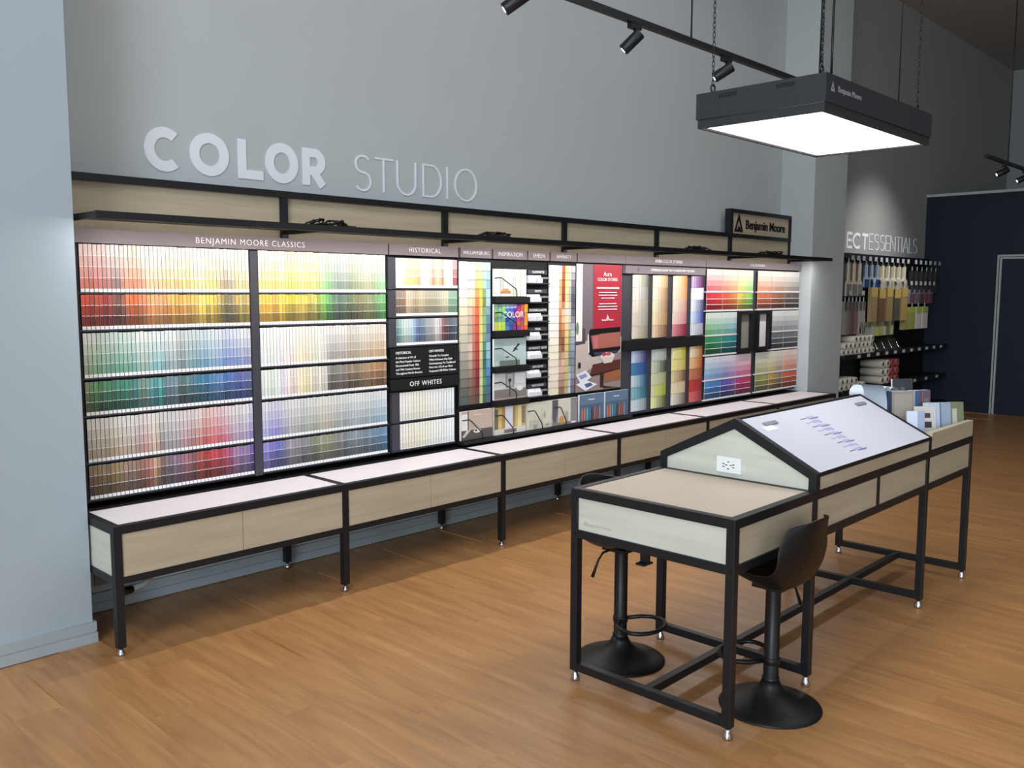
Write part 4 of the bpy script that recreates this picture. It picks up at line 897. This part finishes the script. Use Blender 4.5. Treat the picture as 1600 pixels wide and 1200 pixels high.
# ------------------------------------------------------------------ hanging light panel
LX0, LX1, LY0, LY1, LZ0, LZ1 = 3.44, 4.60, 1.605, 2.195, 2.315, 2.462
lp = thing('pendant_light_panel', 'large grey box light with glowing underside hanging on chains over the island', 'pendant light', (4.02, 1.9, LZ0))
mb = MB().box(LX0, LX1, LY0, LY0+.012, 2.352, LZ1).box(LX0, LX1, LY1-.012, LY1, 2.352, LZ1).box(LX0, LX0+.012, LY0+.012, LY1-.012, 2.352, LZ1).box(LX1-.012, LX1, LY0+.012, LY1-.012, 2.352, LZ1).box(LX0+.012, LX1-.012, LY0+.012, LY1-.012, LZ1-.012, LZ1)
mb.build('housing', M['lamp_body'], lp)
mb = MB(); e = .006
mb.box(LX0+e, LX1-e, LY0+e, LY0+e+.016, LZ0, 2.350).box(LX0+e, LX1-e, LY1-e-.016, LY1-e, LZ0, 2.350).box(LX0+e, LX0+e+.016, LY0+e+.016, LY1-e-.016, LZ0, 2.350).box(LX1-e-.016, LX1-e, LY0+e+.016, LY1-e-.016, LZ0, 2.350)
mb.build('lower_rim', M['lamp_body'], lp)
B(LX0+.024, LX1-.024, LY0+.024, LY1-.024, LZ0+.008, LZ0+.014).build('diffuser', M['glow'], lp)
for (a, b) in ((2.003, 2.078), (1.742, 1.814)):
    mb = MB()
    for q in range(8): yv = a+(b-a)*q/7; mb.box(LX0-.001, LX0+.002, yv-.0032, yv+.0032, 2.430, 2.448)
    mb.build('vent_slots', M['lamp_dark'], lp)
emblem(3.50, 2.415, .036, LY0, lp, M['grey_ink'], 0, ext=.0008); text('Benjamin Moore', .034, (3.66, LY0-.001, 2.412), M['grey_ink'], lp, ext=.0004)
for i, (ex, ey) in enumerate(((LX0+.06, LY0+.05), (LX0+.06, LY1-.045), (LX1-.06, LY0+.05), (LX1-.06, LY1-.05))):
    MB().tube([(ex+.016*cos(q*pi/8), ey, LZ1+.028+.016*sin(q*pi/8)) for q in range(16)], .004, 6, closed=True).tube([(ex, ey, LZ1-.002), (ex, ey, LZ1+.012)], .004, 6).build('eye_bolt', M['metal'], lp)
    mb = MB(); z = LZ1+.05; q = 0
    while z < CEIL-.01:
        a = q % 2; L = .013
        mb.tube([(ex+(.006*cos(t*pi/4) if a else 0), ey+(0 if a else .006*cos(t*pi/4)), z+L*sin(t*pi/4)) for t in range(8)], .0019, 4, closed=True); z += .0205; q += 1
    mb.build('chain', M['metal'], lp)
MB().tube([(3.60, 1.66, LZ1), (3.60, 1.66, 2.62), (3.605, 1.662, 2.75), (3.63, 1.665, 2.95), (3.635, 1.668, 3.3), (3.63, 1.67, CEIL)], .005, 8).build('power_cord', M['plastic'], lp)
MB().tube([(LX0+.075, LY0+.065, LZ1), (LX0+.075, LY0+.062, 2.9), (LX0+.07, LY0+.06, CEIL)], .004, 6).build('power_cord', M['plastic'], lp)

# ------------------------------------------------------------------ track lights
def track(x0, x1, y, z, rods, label):
    t = thing('light_track', label, 'track light', ((x0+x1)/2, y, z)); B(x0, x1, y-.018, y+.018, z-.016, z+.016).build('track_bar', M['metal'], t)
    for rx in rods: MB().tube([(rx, y, z+.016), (rx, y, CEIL)], .005, 8).build('hanger_rod', M['metal'], t)
    return t
def head(x, y, z, d, label, grp, L=.128, r=.032):
    t = thing('spotlight', label, 'spotlight', (x, y, z), grp); d = Vector(d).normalized(); p = Vector((x, y, z-.085))
    B(x-.045, x+.045, y-.016, y+.016, z-.044, z-.0165).build('adapter', M['metal'], t)
    MB().tube([(x, y, z-.044), (x, y, z-.075)], .006, 8).build('stem', M['metal'], t)
    a, b = p-d*L*.35-Vector((0, 0, .01)), p+d*L*.65-Vector((0, 0, .01))
    MB().tube([tuple(a), tuple(a+d*.004), tuple(b-d*.004), tuple(b)], [r*.9, r, r, r*.93], 24).build('barrel', M['metal'], t)
    MB().tube([tuple(b), tuple(b+d*.001)], r*.5, 16).build('lens', M['lens'], t)
TY, TZ = 3.0, 3.067
track(2.2, 8.2, TY, TZ, (2.6, 4.633, 7.80), 'long black ceiling track crossing above the aisle behind the light panel')
gt = 'spotlights on the near track'
head(3.16, TY, TZ, (-.55, .62, -.56), 'black spotlight nearest the top centre, cut by the picture edge', gt)
head(4.075, TY, TZ, (-.42, .66, -.72), 'middle black spotlight on the near track', gt)
head(5.03, TY, TZ, (-.5, .7, -.52), 'black spotlight just above the light panel chain hook', gt)
track(10.12, 14.0, 2.98, 3.005, (10.893, 13.2), 'short black ceiling track high on the far right')
head(10.78, 2.98, 3.005, (-.45, .72, -.40), 'small far spotlight, left one on the far right track', 'spotlights on the far track')
head(11.55, 2.98, 3.005, (-.45, .72, -.40), 'small far spotlight at the right picture edge', 'spotlights on the far track')

# ------------------------------------------------------------------ supplies rack beyond the pillar
gd = thing('supplies_rack', 'tall black slat rack of painting supplies beyond the pillar by the navy partition', 'rack', (11.2, 4.4, 0))
B(9.56, 12.88, 4.46, 4.518, 0, 2.06).build('back_panel', M['black'], gd)
B(9.56, 12.88, 4.44, 4.46, 2.0, 2.06).build('top_rail', M['metal'], gd)
for z in (.90, .505): B(9.56, 12.86, 4.15, 4.46, z-.02, z).build('shelf', M['black'], gd); B(9.56, 12.86, 4.135, 4.15, z-.045, z+.012).build('shelf_edge', M['metal'], gd)
B(9.56, 12.86, 4.12, 4.46, .02, .14).build('base_deck', M['black'], gd)
for z, xs_ in ((.885, [9.95+.265*k for k in range(11)]), (.490, [11.3+.4*k for k in range(4)])):
    for x in xs_: B(x-.035, x+.035, 4.130, 4.135, z-.018, z+.018).build('price_tag', M['tag'], gd)
def hook(x, z, yf=4.2):
    h = MB().tube([(x, 4.46, z), (x, yf, z), (x, yf-.01, z+.02)], .004, 6).build('hook', M['metal'], gd)
    B(x-.035, x+.035, yf-.014, yf-.011, z-.005, z+.045).build('price_tag', M['tag'], h)
def pack(name, x, zt, zb, wd, cb, cbr, label, grp, yf=4.22, handle=None):
    t = thing(name, label, 'packet', (x, yf+.02, zb), grp)
    H = zt-zb
    if handle:
        MB().prism([(x-wd*.5, yf, zb), (x+wd*.5, yf, zb), (x+wd*.5, yf, zb+H*.38), (x+wd*.16, yf, zb+H*.5), (x+wd*.16, yf, zt), (x-wd*.16, yf, zt), (x-wd*.16, yf, zb+H*.5), (x-wd*.5, yf, zb+H*.38)], (0, .02, 0), col=handle).build('brush', M['cover'], t)
        B(x-wd*.5, x+wd*.5, yf+.0205, yf+.04, zb, zt-.01, col=cb).build('backing_card', M['cover'], t)
        B(x-wd*.52, x+wd*.52, yf-.004, yf-.0005, zb, zb+H*.36, col=cbr).build('bristle_wrap', M['cover'], t)
    else:
        B(x-wd*.5, x+wd*.5, yf, yf+.04, zb, zt, col=cb).build('wrap', M['cover'], t)
        B(x-wd*.5, x+wd*.5, yf-.003, yf-.0005, zt-H*.28, zt, col=cbr).build('header_card', M['cover'], t)
    B(x-.012, x+.012, yf+.01, yf+.014, zt-.002, zt+.05).build('hang_tab', M['tag'], t)
ix = 0
for k in range(3):
    pack('brush_packet', 9.80+.15*k, 1.93, 1.56, .12, (92, 84, 72), (120, 124, 110), f'long pale handled brush packet, {ordw(k+1)} from the pillar, on top hooks', 'packets on the top hooks', handle=(196, 184, 160)); hook(9.80+.15*k, 1.965)
for k in range(3):
    pack('brush_packet', 10.28+.16*k, 1.92, 1.66, .12, (50, 62, 78), (36, 62, 110), f'blue brush packet, {ordw(k+1)} of three on the top hooks', 'packets on the top hooks', handle=(150, 166, 180)); hook(10.28+.16*k, 1.965)
for k in range(5):
    pack('brush_packet', 10.76+.17*k, 1.92, 1.64, .14, (150, 140, 112), (170, 160, 136), f'cream brush packet, {ordw(k+1)} of five on the top hooks', 'packets on the top hooks', handle=(214, 206, 176)); hook(10.76+.17*k, 1.965)
for k in range(6):
    pack('brush_packet', 11.70+.17*k, 1.88, 1.60, .10, (36, 34, 34), (60, 58, 64), f'dark brush packet, {ordw(k+1)} of six nearest the navy partition', 'packets on the top hooks', handle=(46, 42, 40)); hook(11.70+.17*k, 1.965)
for k in range(6):
    pack('slim_packet', 9.74+.10*k, 1.50, 1.13, .065, [(150, 144, 132), (120, 112, 100), (110, 80, 76), (128, 100, 96), (160, 156, 146), (150, 146, 138)][k], (90, 86, 80), f'slim striped packet, {ordw(k+1)} from the pillar on middle hooks', 'slim packets by the pillar')
for k, x in enumerate((9.78, 10.12)): hook(x, 1.575)
yc = [(150, 128, 84), (112, 78, 60), (146, 126, 76), (84, 82, 66), (168, 142, 78)]
for k in range(5):
    pack('yellow_packet', 10.42+.235*k, 1.66-.02*(k % 2), 1.26, .18, yc[k], (186, 160, 74), f'yellow topped hanging packet, {ordw(k+1)} of five on middle hooks', 'yellow packets on the middle hooks', yf=4.18); hook(10.42+.235*k, 1.72)
for k in range(6):
    pack('small_packet', 11.58+.16*k, 1.64, 1.46, .12, [(130, 120, 126), (96, 72, 84), (110, 90, 100), (70, 66, 70), (120, 60, 76), (104, 70, 90)][k], (150, 144, 150), f'small plum and grey packet, {ordw(k+1)} of six on the middle hooks', 'small packets on the middle hooks'); hook(11.58+.16*k, 1.70)
for k in range(4):
    pack('lime_packet', 11.48+.22*k, 1.42, 1.14, .19, [(150, 140, 80), (150, 152, 70), (196, 190, 184), (200, 194, 190)][k], (160, 166, 60), f'lime topped packet, {ordw(k+1)} of four on the lower hooks', 'lime packets on the lower hooks', yf=4.2)
for k in range(9):
    pack('pouch', 10.18+.115*k, 1.255, 1.09, .085, [(160, 160, 140), (140, 142, 126), (150, 150, 134), (168, 166, 150), (172, 176, 90), (160, 164, 84), (176, 170, 150), (120, 116, 80), (168, 176, 110)][k], (120, 124, 100), f'small pale pouch, {ordw(k+1)} of nine above the upper shelf', 'small pouches on the lower hooks')
for x in (10.6, 10.9): hook(x, 1.31)
def roller(x, z, label, grp, m='fluff', r=.036, yf=4.17, L=.22):
    t = thing('paint_roller', label, 'roller', (x, yf+L/2, z-r), grp)
    P = [(x+r*cos(q*pi/8), yf, z+r*sin(q*pi/8)) for q in range(16)]; Q = [(x+r*.55*cos(q*pi/8), yf, z+r*.55*sin(q*pi/8)) for q in range(16)]
    mb = MB(); n = 0; mb.v += P+[(p[0], yf+L, p[2]) for p in P]+Q+[(p[0], yf+L, p[2]) for p in Q]
    for q in range(16):
        s = (q+1) % 16
        mb.face((q, q+16, s+16, s), sm=True); mb.face((q+32, s+32, s+48, q+48), sm=True, mi=1); mb.face((q, s, s+32, q+32)); mb.face((q+16, q+48, s+48, s+16))
    mb.build('sleeve', [M[m], M['hole']], t)
    return t
k = 0
for row_, (n, x0) in enumerate(((8, 9.62), (7, 9.66), (5, 9.90))):
    for i in range(n):
        k += 1; roller(x0+i*.115+.02*row_, .938+row_*.068, f"white paint roller, {ordw(i+1)} from left, {('bottom', 'middle', 'top')[row_]} layer of upper shelf pile", 'white rollers on the upper shelf')
for row_, (n, x0) in enumerate(((6, 9.60), (4, 9.62))):
    for i in range(n): roller(x0+i*.12, .543+row_*.068, f"grey white paint roller, {ordw(i+1)} from left, {('bottom', 'second')[row_]} layer of lower shelf pile", 'white rollers on the lower shelf', yf=4.17)
for row_ in range(3):
    for i in range(4):
        roller(10.72+i*.15, .555+row_*.098, f"red wrapped paint roller, {ordw(i+1)} from left, {('bottom', 'middle', 'top')[row_]} layer of lower shelf stack", 'red wrapped rollers on the lower shelf', 'fluff_red' if i > 1 else 'fluff', r=.047, yf=4.16, L=.26)
for i in range(4):
    x = 10.66+i*.22
    t = thing('brush_bag', f'dark glossy bagged tool, {ordw(i+1)} of four leaning on the upper shelf', 'packet', (x, 4.28, .90), 'bagged tools on the upper shelf')
    MB().prism([(x-.09, 4.20, .905), (x+.09, 4.20, .905), (x+.09, 4.36, 1.08), (x-.02, 4.38, 1.09)], (0, .03, .0), col=(44, 46, 38)).build('bag', M['cover'], t)
    MB().tube([(x-.06, 4.19, .93), (x+.06, 4.33, 1.09)], .007, 6).build('handle', M['chrome'], t)
